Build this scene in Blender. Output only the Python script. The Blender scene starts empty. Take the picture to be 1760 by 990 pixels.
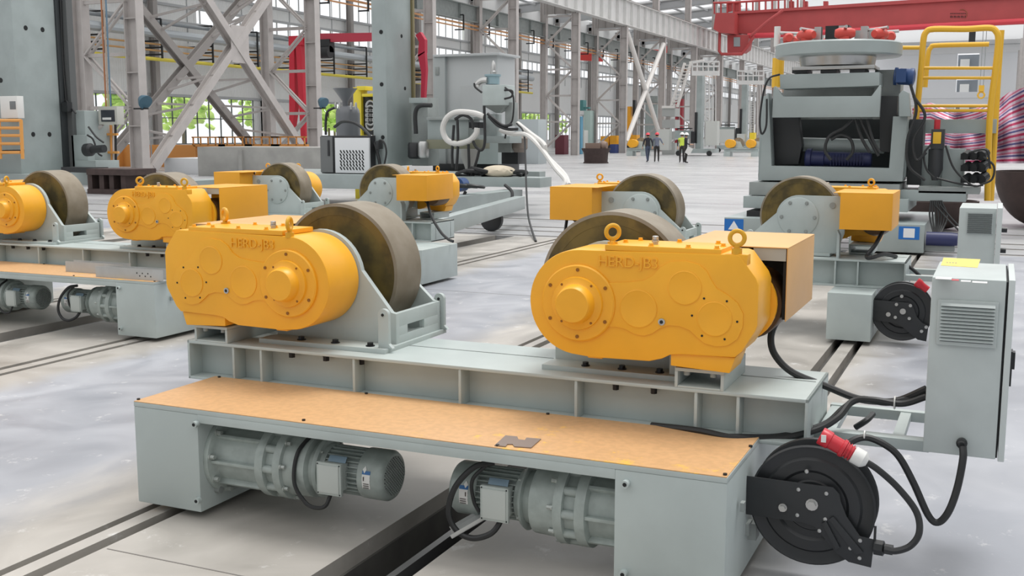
import bpy, bmesh, math, random
from math import pi, sin, cos, radians, sqrt, atan, atan2
from mathutils import Vector, Matrix
random.seed(7)
sc = bpy.context.scene
COL = sc.collection

# ------------------------------------------------------------------ camera
FPX, CXP, CYP, HOR, CH = 1860.0, 880.0, 495.0, 233.0, 1.55
PITCH = atan((CYP-HOR)/FPX); YAW = radians(24.1)
cam_d = bpy.data.cameras.new('camera'); cam = bpy.data.objects.new('camera', cam_d); COL.objects.link(cam)
cam.location = (0, 0, CH); cam.rotation_euler = (pi/2-PITCH, 0, YAW)
cam_d.sensor_width = 36; cam_d.lens = 36*FPX/1760; cam_d.clip_end = 800; cam_d.clip_start = .05
sc.camera = cam
FW = Vector((-sin(YAW)*cos(PITCH), cos(YAW)*cos(PITCH), -sin(PITCH)))
RT = Vector((cos(YAW), sin(YAW), 0)); UP = RT.cross(FW); C0 = Vector((0, 0, CH))
def ray(x, y): return FW*FPX + RT*(x-CXP) + UP*(CYP-y)
def onz(x, y, z=0): d = ray(x, y); return C0 + d*((z-CH)/d.z)
def ony(x, y, Y): d = ray(x, y); return C0 + d*(Y/d.y)
def onx(x, y, X): d = ray(x, y); return C0 + d*(X/d.x)

# ------------------------------------------------------------------ world, sun, exposure
w = bpy.data.worlds.new('world'); sc.world = w; w.use_nodes = True
nt = w.node_tree; bg = nt.nodes['Background']
tc = nt.nodes.new('ShaderNodeTexCoord'); sx = nt.nodes.new('ShaderNodeSeparateXYZ')
rp = nt.nodes.new('ShaderNodeValToRGB')
nt.links.new(tc.outputs['Generated'], sx.inputs[0]); nt.links.new(sx.outputs['Z'], rp.inputs[0])
rp.color_ramp.elements[0].position = 0.0; rp.color_ramp.elements[0].color = (.95, .97, 1.0, 1)
rp.color_ramp.elements[1].position = .55; rp.color_ramp.elements[1].color = (1.0, 1.0, 1.0, 1)
nt.links.new(rp.outputs[0], bg.inputs[0]); bg.inputs[1].default_value = 1.2
sd = bpy.data.lights.new('sun', 'SUN'); sd.energy = 1.9; sd.angle = radians(24); sd.color = (1, .985, .96)
sun = bpy.data.objects.new('sun', sd); COL.objects.link(sun); sun.rotation_euler = (radians(-12), radians(6), 0)
sc.view_settings.view_transform = 'Standard'; sc.view_settings.look = 'None'
sc.view_settings.exposure = 0.0; sc.view_settings.gamma = 1; sc.view_settings.use_curve_mapping = False
sc.cycles.max_bounces = 6; sc.cycles.diffuse_bounces = 3; sc.cycles.transparent_max_bounces = 12

# ------------------------------------------------------------------ materials
def lin(c):
    return tuple(((v/255)/12.92 if v <= 10 else (((v/255)+.055)/1.055)**2.4) for v in c)+(1,)
MATS = {}
def mat(name, col, rough=.5, metal=0, noise=0, scale=8, col2=None, bump=0, emit=0, spec=.5, stretch=None, det=5, r2=None):
    if name in MATS: return MATS[name]
    m = bpy.data.materials.new(name); m.use_nodes = True; n = m.node_tree; b = n.nodes['Principled BSDF']
    b.inputs['Base Color'].default_value = lin(col); b.inputs['Roughness'].default_value = rough
    b.inputs['Metallic'].default_value = metal; b.inputs['Specular IOR Level'].default_value = spec
    if noise or col2 or bump:
        t = n.nodes.new('ShaderNodeTexCoord'); mp = n.nodes.new('ShaderNodeMapping')
        if stretch: mp.inputs['Scale'].default_value = stretch
        n.links.new(t.outputs['Object'], mp.inputs[0])
        nz = n.nodes.new('ShaderNodeTexNoise'); nz.inputs['Scale'].default_value = scale; nz.inputs['Detail'].default_value = det
        n.links.new(mp.outputs[0], nz.inputs[0])
        if col2 or noise:
            r = n.nodes.new('ShaderNodeValToRGB'); r.color_ramp.elements[0].position = .38; r.color_ramp.elements[1].position = .62
            c2 = col2 or tuple(max(0, v*(1-noise)) for v in col)
            r.color_ramp.elements[0].color = lin(c2); r.color_ramp.elements[1].color = lin(col)
            n.links.new(nz.outputs[0], r.inputs[0]); n.links.new(r.outputs[0], b.inputs['Base Color'])
        if r2 is not None:
            q = n.nodes.new('ShaderNodeMapRange'); q.inputs[1].default_value = .35; q.inputs[2].default_value = .65
            q.inputs[3].default_value = rough; q.inputs[4].default_value = r2
            n.links.new(nz.outputs[0], q.inputs[0]); n.links.new(q.outputs[0], b.inputs['Roughness'])
        if bump:
            bp = n.nodes.new('ShaderNodeBump'); bp.inputs['Strength'].default_value = bump; bp.inputs['Distance'].default_value = .01
            n.links.new(nz.outputs[0], bp.inputs['Height']); n.links.new(bp.outputs[0], b.inputs['Normal'])
    if emit:
        b.inputs['Emission Color'].default_value = lin(col); b.inputs['Emission Strength'].default_value = emit
    MATS[name] = m; return m
YEL = mat('yellow_paint', (250, 180, 42), .38, noise=.03, scale=5, bump=.02)
COV = mat('cover_paint', (228, 176, 110), .42, noise=.04, scale=3)
COV2 = mat('cover_orange', (242, 170, 42), .4, noise=.03, scale=3)
GRY = mat('grey_paint', (186, 196, 194), .42, noise=.05, scale=3)
GRD = mat('grey_paint_dull', (152, 158, 156), .5, noise=.06, scale=4)
MOT = mat('motor_grey', (166, 176, 172), .35, noise=.08, scale=20)
TRAY_ = mat('tray_orange', (228, 175, 118), .5, noise=.06, scale=30, bump=.15)
WSD = mat('wheel_brass', (122, 104, 58), .42, metal=.45, scale=9, col2=(84, 74, 48), det=10)
WTR = mat('wheel_tread', (150, 140, 124), .5, metal=.25, scale=6, col2=(132, 121, 103), det=6)
BLK = mat('black_plastic', (34, 36, 38), .4)
BLC = mat('black_cable', (40, 41, 42), .5)
REEL = mat('reel_black', (42, 44, 46), .38)
DARK = mat('dark_gap', (30, 32, 33), .8)
STL = mat('steel', (190, 190, 188), .3, metal=.8)
BRA = mat('brass', (170, 140, 90), .35, metal=.8)
WHT = mat('white_plastic', (225, 225, 222), .4)
RED = mat('red_plastic', (196, 44, 56), .35)
BLU = mat('blue_paint', (40, 72, 130), .4)
BSG = mat('sign_blue', (30, 110, 190), .5)
COLM = mat('column_paint', (190, 184, 181), .5, noise=.04, scale=2)
COLD = mat('column_paint_dark', (160, 155, 152), .55)
LGT = mat('girder_paint', (216, 215, 213), .5, noise=.04, scale=1)
SHT = mat('sheet_metal', (192, 194, 193), .35, metal=.3, noise=.05, scale=6)
CRR = mat('crane_red', (178, 72, 72), .5, noise=.05, scale=.5)
JIB = mat('jib_red', (212, 40, 62), .45)
YRL = mat('rail_yellow', (236, 184, 52), .4)
MAN = mat('manipulator_grey', (164, 174, 173), .35, noise=.06, scale=1.5)
BRN = mat('brown_iron', (70, 55, 52), .7, noise=.12, scale=6)
CON = mat('concrete_grey', (168, 167, 163), .8, noise=.08, scale=1.5)
SKN = mat('skin', (205, 160, 130), .6)

# ------------------------------------------------------------------ mesh helpers
def bm_(): return bmesh.new()
def bx(bm, x0, x1, y0, y1, z0, z1, M=None):
    vs = [bm.verts.new(Vector(p)) for p in ((x0,y0,z0),(x1,y0,z0),(x1,y1,z0),(x0,y1,z0),(x0,y0,z1),(x1,y0,z1),(x1,y1,z1),(x0,y1,z1))]
    if M is not None:
        for v in vs: v.co = M @ v.co
    for f in ((0,3,2,1),(4,5,6,7),(0,1,5,4),(1,2,6,5),(2,3,7,6),(3,0,4,7)): bm.faces.new([vs[i] for i in f])
    return bm
def frame(p0, p1, roll=None):
    p0 = Vector(p0); p1 = Vector(p1); z = (p1-p0).normalized()
    a = Vector(roll) if roll else (Vector((0,0,1)) if abs(z.z) < .95 else Vector((0,1,0)))
    x = a.cross(z).normalized(); y = z.cross(x)
    M = Matrix((x, y, z)).transposed().to_4x4(); M.translation = p0
    return M, (p1-p0).length
def lathe(bm, prof, p0, p1, seg=32, caps=True):
    """prof: list of (radius, distance along p0->p1)"""
    M, L = frame(p0, p1); rings = []
    for r, h in prof:
        rings.append([bm.verts.new(M @ Vector((r*cos(2*pi*i/seg), r*sin(2*pi*i/seg), h))) for i in range(seg)])
    for a, b in zip(rings, rings[1:]):
        for i in range(seg):
            j = (i+1) % seg
            bm.faces.new((a[i], a[j], b[j], b[i]))
    if caps:
        bm.faces.new(rings[0][::-1]); bm.faces.new(rings[-1])
    return bm
def cyl(bm, p0, p1, r, seg=16, r2=None):
    L = (Vector(p1)-Vector(p0)).length
    return lathe(bm, [(r, 0), (r if r2 is None else r2, L)], p0, p1, seg)
def bar(bm, p0, p1, a, b=None, roll=None):
    M, L = frame(p0, p1, roll); b = b or a
    return bx(bm, -a/2, a/2, -b/2, b/2, 0, L, M)
def hbar(bm, p0, p1, w, h, t=.02, roll=None):
    """I section: flange width w, overall depth h"""
    M, L = frame(p0, p1, roll)
    bx(bm, -w/2, w/2, -h/2, -h/2+t, 0, L, M); bx(bm, -w/2, w/2, h/2-t, h/2, 0, L, M); bx(bm, -t/2, t/2, -h/2+t, h/2-t, 0, L, M)
    return bm
def prism(bm, prof, a, b, axis='y', M=None):
    """profile of (u,v): axis y -> x,z ; axis x -> y,z ; axis z -> x,y"""
    def mk(u, v, t):
        p = {'y': (u, t, v), 'x': (t, u, v), 'z': (u, v, t)}[axis]; p = Vector(p)
        return M @ p if M is not None else p
    A = [bm.verts.new(mk(u, v, a)) for u, v in prof]; B = [bm.verts.new(mk(u, v, b)) for u, v in prof]
    n = len(prof)
    for i in range(n):
        j = (i+1) % n; bm.faces.new((A[i], A[j], B[j], B[i]))
    bm.faces.new(A[::-1]); bm.faces.new(B)
    return bm
def smoothpath(pts, n=8):
    pts = [Vector(p) for p in pts]
    if len(pts) < 3: return pts
    P = [pts[0]*2-pts[1]]+pts+[pts[-1]*2-pts[-2]]; out = []
    for i in range(1, len(P)-2):
        p0, p1, p2, p3 = P[i-1:i+3]
        for k in range(n):
            t = k/n
            out.append(.5*((2*p1)+(-p0+p2)*t+(2*p0-5*p1+4*p2-p3)*t*t+(-p0+3*p1-3*p2+p3)*t**3))
    out.append(pts[-1]); return out
def tube(bm, pts, r, seg=8, n=8, closed=False, smooth=True):
    P = smoothpath(pts, n) if smooth else [Vector(p) for p in pts]
    rings = []; prev = None
    for i, p in enumerate(P):
        if closed: t = (P[(i+1) % len(P)]-P[i-1]).normalized()
        else: t = (P[min(i+1, len(P)-1)]-P[max(i-1, 0)]).normalized()
        if prev is None:
            a = Vector((0,0,1)) if abs(t.z) < .9 else Vector((0,1,0)); x = a.cross(t).normalized()
        else: x = (prev-t*prev.dot(t)).normalized()
        prev = x; y = t.cross(x)
        rr = r[i] if isinstance(r, list) else r
        rings.append([bm.verts.new(p+x*rr*cos(2*pi*k/seg)+y*rr*sin(2*pi*k/seg)) for k in range(seg)])
    m = len(rings)
    for i in range(m if closed else m-1):
        a = rings[i]; b = rings[(i+1) % m]
        for k in range(seg):
            j = (k+1) % seg; bm.faces.new((a[k], a[j], b[j], b[k]))
    if not closed:
        bm.faces.new(rings[0][::-1]); bm.faces.new(rings[-1])
    return bm
def torus(bm, c, axis, R, r, seg=28, sg=10):
    c = Vector(c); M, _ = frame(c, c+Vector(axis))
    return tube(bm, [M @ Vector((R*cos(2*pi*i/seg), R*sin(2*pi*i/seg), 0)) for i in range(seg)], r, sg, closed=True, smooth=False)
def clusters(bm, gap=.0012):
    """split a bmesh into groups of islands that touch each other"""
    bm.verts.index_update(); n = len(bm.verts); seen = [0]*n; isl = []
    for v in bm.verts:
        if seen[v.index]: continue
        st = [v]; seen[v.index] = 1; g = []
        while st:
            u = st.pop(); g.append(u)
            for e in u.link_edges:
                o = e.other_vert(u)
                if not seen[o.index]: seen[o.index] = 1; st.append(o)
        isl.append(g)
    bb = [([min(v.co[k] for v in g)-gap for k in range(3)], [max(v.co[k] for v in g)+gap for k in range(3)]) for g in isl]
    par = list(range(len(isl)))
    def f(i):
        while par[i] != i: i = par[i]
        return i
    for i in range(len(isl)):
        for j in range(i):
            if all(bb[i][0][k] <= bb[j][1][k] and bb[j][0][k] <= bb[i][1][k] for k in range(3)): par[f(i)] = f(j)
    out = {}
    for i, g in enumerate(isl): out.setdefault(f(i), []).extend(g)
    return list(out.values())
def multi(name, bm, m, parent=None, **k):
    """one object per separate piece of the bmesh"""
    res = []
    for g in clusters(bm):
        gs = set(g); nb = bmesh.new(); mp = {v: nb.verts.new(v.co) for v in g}
        for fc in bm.faces:
            if fc.verts[0] in gs: nb.faces.new([mp[v] for v in fc.verts])
        res.append(obj(name, nb, m, parent, **k))
    bm.free(); return res
def obj(name, bm, m, parent=None, bev=0, M=None, ang=35):
    if M is not None: bmesh.ops.transform(bm, matrix=M, verts=bm.verts)
    bmesh.ops.recalc_face_normals(bm, faces=bm.faces)
    if bev:
        ed = [e for e in bm.edges if len(e.link_faces) == 2 and e.calc_face_angle(0) > radians(40)]
        try: bmesh.ops.bevel(bm, geom=ed, offset=bev, segments=2, profile=.6, affect='EDGES', clamp_overlap=True)
        except Exception: pass
    me = bpy.data.meshes.new(name)
    # place the origin at the middle of the foot of the mesh, or in the parent's frame
    root = parent
    if parent is not None:
        W = Matrix.Identity(4); p = parent
        chain = []
        while p is not None: chain.append(p); p = p.parent
        for p in reversed(chain): W = W @ p.matrix_basis
        bmesh.ops.transform(bm, matrix=W.inverted(), verts=bm.verts); loc = None
    else:
        xs = [v.co.x for v in bm.verts]; ys = [v.co.y for v in bm.verts]; z0 = min(v.co.z for v in bm.verts)
        loc = Vector(((min(xs)+max(xs))/2, (min(ys)+max(ys))/2, z0))
        bmesh.ops.transform(bm, matrix=Matrix.Translation(-loc), verts=bm.verts)
    bm.to_mesh(me); bm.free()
    for p in me.polygons: p.use_smooth = True
    me.set_sharp_from_angle(angle=radians(ang))
    if isinstance(m, (list, tuple)):
        for k in m: me.materials.append(k)
    else: me.materials.append(m)
    o = bpy.data.objects.new(name, me); COL.objects.link(o)
    if parent is not None: o.parent = parent
    else: o.location = loc
    return o
def struct(name, bm, m, **k):
    o = obj(name, bm, m, **k)
    if o.parent is None: o['kind'] = 'structure'
    return o
def thing(name, label, cat, loc, group=None):
    o = bpy.data.objects.new(name, None); COL.objects.link(o); o.location = loc; o.empty_display_size = .2
    return tag(o, label, cat, group)
def tag(o, label, cat, group=None):
    o['label'] = label; o['category'] = cat
    if group: o['group'] = group
    return o
def single(name, bm, m, label, cat, group=None, **k): return tag(obj(name, bm, m, **k), label, cat, group)
def kids(o): return list(o.children)
def copy_tree(o, parent=None, skip=()):
    c = o.copy(); COL.objects.link(c)
    if parent is not None: c.parent = parent
    for ch in kids(o):
        if ch.name.split('.')[0] not in skip: copy_tree(ch, c, skip)
    return c
def text_bm(s, size, depth, M):
    cu = bpy.data.curves.new('t', 'FONT'); cu.body = s; cu.size = size; cu.extrude = depth;  cu.align_x = 'CENTER'; cu.align_y = 'CENTER'
    o = bpy.data.objects.new('t', cu); COL.objects.link(o)
    dg = bpy.context.evaluated_depsgraph_get(); dg.update()
    me = bpy.data.meshes.new_from_object(o.evaluated_get(dg)); b = bmesh.new(); b.from_mesh(me); bmesh.ops.transform(b, matrix=M, verts=b.verts)
    bpy.data.objects.remove(o); bpy.data.meshes.remove(me); bpy.data.curves.remove(cu)
    return b
FRONT = Matrix.Rotation(pi/2, 4, 'X')      # text facing -Y

# ------------------------------------------------------------------ floor
def floor_mat(name, base, patch, r0, r1, streak, zones=False):
    m = bpy.data.materials.new(name); m.use_nodes = True; n = m.node_tree; b = n.nodes['Principled BSDF']; L = n.links.new
    t = n.nodes.new('ShaderNodeNewGeometry'); mp = n.nodes.new('ShaderNodeMapping'); mp.inputs['Scale'].default_value = streak
    L(t.outputs['Position'], mp.inputs[0])
    a = n.nodes.new('ShaderNodeTexNoise'); a.inputs['Scale'].default_value = 1.6; a.inputs['Detail'].default_value = 9; a.inputs['Distortion'].default_value = 1.4
    c = n.nodes.new('ShaderNodeTexNoise'); c.inputs['Scale'].default_value = .8; c.inputs['Detail'].default_value = 7
    f = n.nodes.new('ShaderNodeTexNoise'); f.inputs['Scale'].default_value = 7; f.inputs['Detail'].default_value = 10; f.inputs['Roughness'].default_value = .7
    L(mp.outputs[0], a.inputs[0]); L(t.outputs['Position'], c.inputs[0]); L(mp.outputs[0], f.inputs[0])
    r = n.nodes.new('ShaderNodeValToRGB'); r.color_ramp.elements[0].position = .36; r.color_ramp.elements[1].position = .66
    r.color_ramp.elements[0].color = lin(patch); r.color_ramp.elements[1].color = lin(base); L(a.outputs[0], r.inputs[0])
    if zones:                                                       # bare concrete along the rails, coated floor between
        sp = n.nodes.new('ShaderNodeSeparateXYZ'); L(t.outputs['Position'], sp.inputs[0])
        wob = n.nodes.new('ShaderNodeMath'); wob.operation = 'MULTIPLY_ADD'; L(a.outputs[0], wob.inputs[0]); wob.inputs[1].default_value = .55; L(sp.outputs['X'], wob.inputs[2])
        mr = n.nodes.new('ShaderNodeMapRange'); mr.inputs[1].default_value = -15; mr.inputs[2].default_value = 1; L(wob.outputs[0], mr.inputs[0])
        rz = n.nodes.new('ShaderNodeValToRGB'); el = rz.color_ramp.elements
        st = [(-13.5, 1), (-13.3, 0), (-10.6, 0), (-10.3, 1), (-8.6, 1), (-8.3, 0), (-5.35, 0), (-5.1, 1), (-3.55, 1), (-3.15, 0), (-.55, 0), (-.2, 1)]
        el[0].position = (st[0][0]+15)/16; el[0].color = (1,1,1,1); el[1].position = (st[1][0]+15)/16; el[1].color = (0,0,0,1)
        for x_, v_ in st[2:]: k = el.new((x_+15)/16); k.color = (v_, v_, v_, 1)
        L(mr.outputs[0], rz.inputs[0])
        re_ = n.nodes.new('ShaderNodeValToRGB'); re_.color_ramp.elements[0].position = .36; re_.color_ramp.elements[1].position = .66
        re_.color_ramp.elements[0].color = lin((150, 153, 161)); re_.color_ramp.elements[1].color = lin((174, 176, 182)); L(a.outputs[0], re_.inputs[0])
        mz = n.nodes.new('ShaderNodeMixRGB'); L(rz.outputs[0], mz.inputs[0]); L(r.outputs[0], mz.inputs[1]); L(re_.outputs[0], mz.inputs[2]); r = mz
    mx = n.nodes.new('ShaderNodeMixRGB'); mx.blend_type = 'MIX'; mx.inputs[2].default_value = lin((225, 224, 222))
    r2 = n.nodes.new('ShaderNodeValToRGB'); r2.color_ramp.elements[0].position = .60; r2.color_ramp.elements[1].position = .72; r2.color_ramp.elements[1].color = (.8,.8,.8,1)
    L(f.outputs[0], r2.inputs[0]); L(r2.outputs[0], mx.inputs[0]); L(r.outputs[0], mx.inputs[1])
    m3 = n.nodes.new('ShaderNodeMixRGB'); m3.blend_type = 'MULTIPLY'; m3.inputs[0].default_value = .5
    r3 = n.nodes.new('ShaderNodeValToRGB'); r3.color_ramp.elements[0].position = .3; r3.color_ramp.elements[0].color = (.66,.66,.66,1); r3.color_ramp.elements[1].position = .6
    L(c.outputs[0], r3.inputs[0]); L(r3.outputs[0], m3.inputs[2]); L(mx.outputs[0], m3.inputs[1]); L(m3.outputs[0], b.inputs['Base Color'])
    q = n.nodes.new('ShaderNodeMapRange'); q.inputs[1].default_value = .3; q.inputs[2].default_value = .7; q.inputs[3].default_value = r0; q.inputs[4].default_value = r1
    L(a.outputs[0], q.inputs[0]); L(q.outputs[0], b.inputs['Roughness'])
    bp = n.nodes.new('ShaderNodeBump'); bp.inputs['Strength'].default_value = .12; bp.inputs['Distance'].default_value = .006
    L(f.outputs[0], bp.inputs['Height']); L(bp.outputs[0], b.inputs['Normal'])
    return m
CCR = floor_mat('floor_concrete', (188, 183, 176), (160, 155, 148), .30, .5, (1.0, .8, 1), True)
FAR = floor_mat('floor_far', (184, 184, 184), (168, 168, 170), .25, .38, (.12, .3, 1))
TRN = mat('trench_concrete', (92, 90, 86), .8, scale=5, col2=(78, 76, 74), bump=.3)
slots = []
for dx in (0, -5.0, -10.0):
    slots += [(-3.20+dx, -3.155+dx, .07), (-3.085+dx, -3.02+dx, .07), (-2.15+dx, -1.82+dx, .3), (-1.07+dx, -1.005+dx, .07), (-.915+dx, -.86+dx, .07)]
slots.sort()
bC = bm_()
YN, YF = -4.0, 15.35
def slab(x0, x1): bx(bC, x0, x1, YN, YF, -.4, 0)
x = -30
for a, b, d in slots:
    slab(x, a); bx(bC, a, b, YN, YF, -.4, -d); x = b
slab(x, 12)
struct('floor', bC, CCR)
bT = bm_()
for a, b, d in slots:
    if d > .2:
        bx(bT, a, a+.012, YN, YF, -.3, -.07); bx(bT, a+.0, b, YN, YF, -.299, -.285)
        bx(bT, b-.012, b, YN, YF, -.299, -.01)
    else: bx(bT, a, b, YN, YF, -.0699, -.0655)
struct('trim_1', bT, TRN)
bS = bm_()                                                          # steel conductor channel in the trench
for dx in (0, -5.0):
    bx(bS, -1.93+dx, -1.90+dx, YN, YF, -.285, -.02); bx(bS, -1.885+dx, -1.83+dx, YN, YF, -.285, -.12)
struct('trim_2', bS, mat('channel_steel', (112, 112, 112), .35, metal=.6))
bJ = bm_()                                                          # saw cut joints
for Y in (-.2, 2.95, 6.4, 12.2): bx(bJ, -3.0, -2.16, Y, Y+.006, -.001, .0012); bx(bJ, -1.81, -1.08, Y, Y+.006, -.001, .0012)
for Y in (2.3, 9.6): bx(bJ, -5.3, -3.25, Y, Y+.005, -.001, .0012)
struct('trim_3', bJ, mat('joint_dark', (120, 116, 112), .9))
bF = bm_(); y = YF
for a, b in ((15.45, 15.6), (16.25, 16.4), (17.0, 17.15), (18.6, 18.75)):
    bx(bF, -60, 12, y, a, -.4, 0); bx(bF, -60, 12, a, b, -.4, -.08); y = b
bx(bF, -60, 40, y, 330, -.4, 0); bx(bF, -60, -30, YN, YF, -.4, 0)
struct('floor', bF, FAR)
bR = bm_()
for a in (15.49, 16.29, 17.04, 18.64): bx(bR, -60, 12, a, a+.06, -.08, -.004)
for dx in (0,): pass
struct('trim_4', bR, mat('rail_steel', (120, 112, 104), .5, metal=.4))

# ------------------------------------------------------------------ welding rotators
def T(x, y, z): return Matrix.Translation((x, y, z))
HZ = .30
def hexb(bm, p, axis, r, h, washer=True):
    p = Vector(p); a = Vector(axis).normalized()
    if washer: cyl(bm, p, p+a*h*.25, r*1.35, 12)
    cyl(bm, p+a*h*.25, p+a*h, r, 6)
def lcl(u, v): return ((u-425)*.000704, (520-v)*.00069+HZ)
def arc(cx, cz, r, a0, a1, n): return [(cx+r*cos(radians(a0+(a1-a0)*i/n)), cz+r*sin(radians(a0+(a1-a0)*i/n))) for i in range(n+1)]
def unit(par, M, mir, covmat, detail=True, turned=False):
    S = Matrix.Scale(-1, 4, (1,0,0)) if mir else Matrix.Identity(4)
    M = M @ S; Y = YEL
    # gearbox housing
    prof = arc(0, HZ, .203, 92, 262, 26)+[(.05, HZ-.208), (.28, HZ-.204), (.33, HZ-.19), (.36, HZ-.173), (.40, HZ-.168), (.60, HZ-.163), (.625, HZ-.14), (.672, HZ-.06), (.678, HZ-.04), (.678, HZ+.105), (.668, HZ+.13), (.61, HZ+.205), (.59, HZ+.211)]
    g = bm_(); prism(g, prof, 0, .24)
    gb = obj('gearbox', g, Y, par, bev=.008, M=M)
    f = bm_(); prism(f, [(.36, HZ-.165), (.36, .085), (.58, .075), (.60, HZ-.165)], .012, .2); bx(f, .03, .09, .02, .2, HZ-.215, HZ-.19)
    multi('gearbox_foot', f, Y, gb, bev=.004, M=M)
    if detail:
        pl = [(600,640),(645,638),(690,645),(740,668),(790,676),(840,660),(880,628),(930,608),(985,608),(1040,625),(1080,660),(1120,690),(1180,703),(1240,693),(1290,655),(1315,590),(1315,520),(1285,465),(1230,425),(1175,395),(1145,350),(1120,305),(1080,275),(1010,260),(930,268),(880,298),(840,345),(790,375),(700,390),(600,398),(560,420),(560,620)]
        r_ = bm_(); prism(r_, [lcl(*p) for p in pl], -.006, .01)
        for (u, v, r) in ((762,530,.072), (1010,402,.063), (1170,557,.064)):
            cx, cz = lcl(u, v); lathe(r_, [(r, 0), (r, .003), (r-.004, .0045), (r-.004, .0035)], (cx, -.0055, cz), (cx, -.0105, cz), 36)
        obj('gearbox_relief', r_, Y, gb, bev=.002, M=M)
    h = bm_(); lathe(h, [(.147, 0), (.147, .010), (.142, .015), (.103, .016), (.100, .026), (.082, .030), (.076, .034), (.070, .07), (.064, .077)], (0, 0, HZ), (0, -.08, HZ), 48)
    hb = obj('hub_cap', h, Y, gb, M=M)
    if detail:
        s = bm_()
        for k in range(6):
            a = radians(90+60*k); cyl(s, (.128*cos(a), -.014, HZ+.128*sin(a)), (.128*cos(a), -.0185, HZ+.128*sin(a)), .007, 10)
        for a in (50, 130, 230, 310):
            a = radians(a); cyl(s, (.092*cos(a), -.015, HZ+.092*sin(a)), (.092*cos(a), -.029, HZ+.092*sin(a)), .005, 8)
        multi('screw', s, mat('screw_bronze', (150, 96, 30), .4, metal=.3), hb, M=M)
        d = bm_()
        for (u, v) in ((1113,452),(1231,459),(1287,563),(1225,660),(1107,651),(1052,547)):
            cx, cz = lcl(u, v); cyl(d, (cx, -.0075, cz), (cx, -.004, cz), .0042, 10)
        multi('screw_hole', d, DARK, gb, M=M)
        cx, cz = lcl(892, 592)
        q = bm_(); lathe(q, [(.013, 0), (.013, .008), (.007, .009), (.007, .004)], (cx, -.004, cz), (cx, -.014, cz), 18)
        o = obj('sight_glass', q, STL, gb, M=M)
        q = bm_(); cyl(q, (cx, -.004, cz), (cx, -.0095, cz), .0065, 12); obj('glass', q, BLK, o, M=M)
        tx = (lcl(700, 295)[0]); MT = T(tx if not mir else -.185, -.0015, HZ+.163) @ FRONT
        tb = text_bm('HERD-JB3', .056, .004, (M @ S if mir else M) @ MT)
        obj('raised_lettering', tb, Y, gb)
    # lid
    l = bm_(); bx(l, .10 if not mir else .03, .54, .004, .235, HZ+.205, HZ+.226)
    ld = obj('gearbox_lid', l, Y, gb, bev=.003, M=M)
    bb = bm_()
    for (bx_, by_) in ((.125,.02),(.275,.02),(.415,.02),(.52,.02),(.145,.115),(.175,.21),(.33,.21),(.48,.21),(.52,.12)):
        hexb(bb, (bx_, by_, HZ+.226), (0,0,1), .0085, .011)
    multi('lid_bolt', bb, Y, ld, M=M)
    br = bm_(); lathe(br, [(.011, 0), (.011, .008), (.014, .009), (.014, .016), (.010, .017), (.012, .018), (.012, .03), (.009, .032)], (.27 if not mir else .14, .09, HZ+.226), (.27 if not mir else .14, .09, HZ+.27), 14)
    obj('breather', br, STL, ld, M=M)
    pos = ((.115, .05, .228, 35), (.592, .022, .226, 12)) if not mir else ((.0, .015, .213, 75), (.50, .21, .226, 25))
    for (ex, ey, ez, rot) in pos:
        e = bm_(); zz = HZ+ez
        cyl(e, (ex, ey, zz-.016), (ex, ey, zz+.006), .019, 16); cyl(e, (ex, ey, zz), (ex, ey, zz+.02), .011, 12)
        a = radians(rot); torus(e, (ex, ey, zz+.042), (sin(a), -cos(a), 0), .0255, .0085)
        obj('eye_bolt', e, mat('eye_bolt_yellow', (222, 166, 36), .4), gb, M=M)
    if not mir:
        b = bm_(); bx(b, .55, .635, .003, .06, HZ+.17, HZ+.212); obj('lifting_boss', b, Y, gb, bev=.006, M=M)
    # motor behind the housing
    m = bm_(); lathe(m, [(.15, 0), (.15, .02), (.135, .03), (.135, .05)], (.55, .24, HZ), (.55, .30, HZ), 36)
    obj('motor_flange', m, Y, par, M=M)
    m = bm_(); lathe(m, [(.13, 0), (.135, .01), (.135, .18), (.12, .24), (.05, .245)], (.58, .29, HZ-.01), (.58, .54, HZ-.01), 36)
    obj('drive_drum', m, mat('drum_brown', (92, 66, 40), .45, metal=.2, noise=.1), par, M=M)
    # motor cover, open towards the gearbox
    c = bm_(); Z1 = HZ+.215; Z0 = HZ-.065
    bx(c, .30, .73, .27, .90, Z1-.004, Z1); bx(c, .726, .73, .27, .90, Z0, Z1-.004); bx(c, .35, .726, .896, .90, Z0, Z1-.004); bx(c, .35, .354, .63, .896, Z0, Z1-.004)
    cv = obj('motor_cover', c, covmat, par, bev=.0012, M=M)
    c = bm_(); bx(c, .60, .722, .275, .28, Z1-.052, Z1-.005)
    obj('cover_lining', c, mat('lining_grey', (172, 174, 168), .5), cv, M=M)
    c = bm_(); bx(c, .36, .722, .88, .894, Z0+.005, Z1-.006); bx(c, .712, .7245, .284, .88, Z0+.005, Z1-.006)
    obj('cover_shade', c, DARK, cv, M=M)  # dark sheets stand for the shade inside the open cover
    # bracket: base plate, cheeks, end wall
    M0 = M
    if turned: M = M0 @ T(.02, 0, 0) @ Matrix.Scale(-.85, 4, (1, 0, 0))
    b = bm_(); bx(b, -.40, .26, .12, .69, 0, .02)
    kk = [(.25, .02), (-.385, .02), (-.385, .155), (-.36, .16)]
    prism(b, kk+[(-.215, HZ+.035)]+arc(0, HZ, .215, 170, 20, 16)+[(.25, HZ-.05)], .245, .272)
    prism(b, kk+[(-.172, HZ+.03)]+arc(0, HZ, .175, 170, 90, 8)+[(.36, HZ+.17), (.36, HZ-.12), (.30, .02)], .632, .655)
    bx(b, -.385, -.36, .272, .632, .02, .055); bx(b, -.385, -.36, .272, .632, .095, .155)
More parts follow.
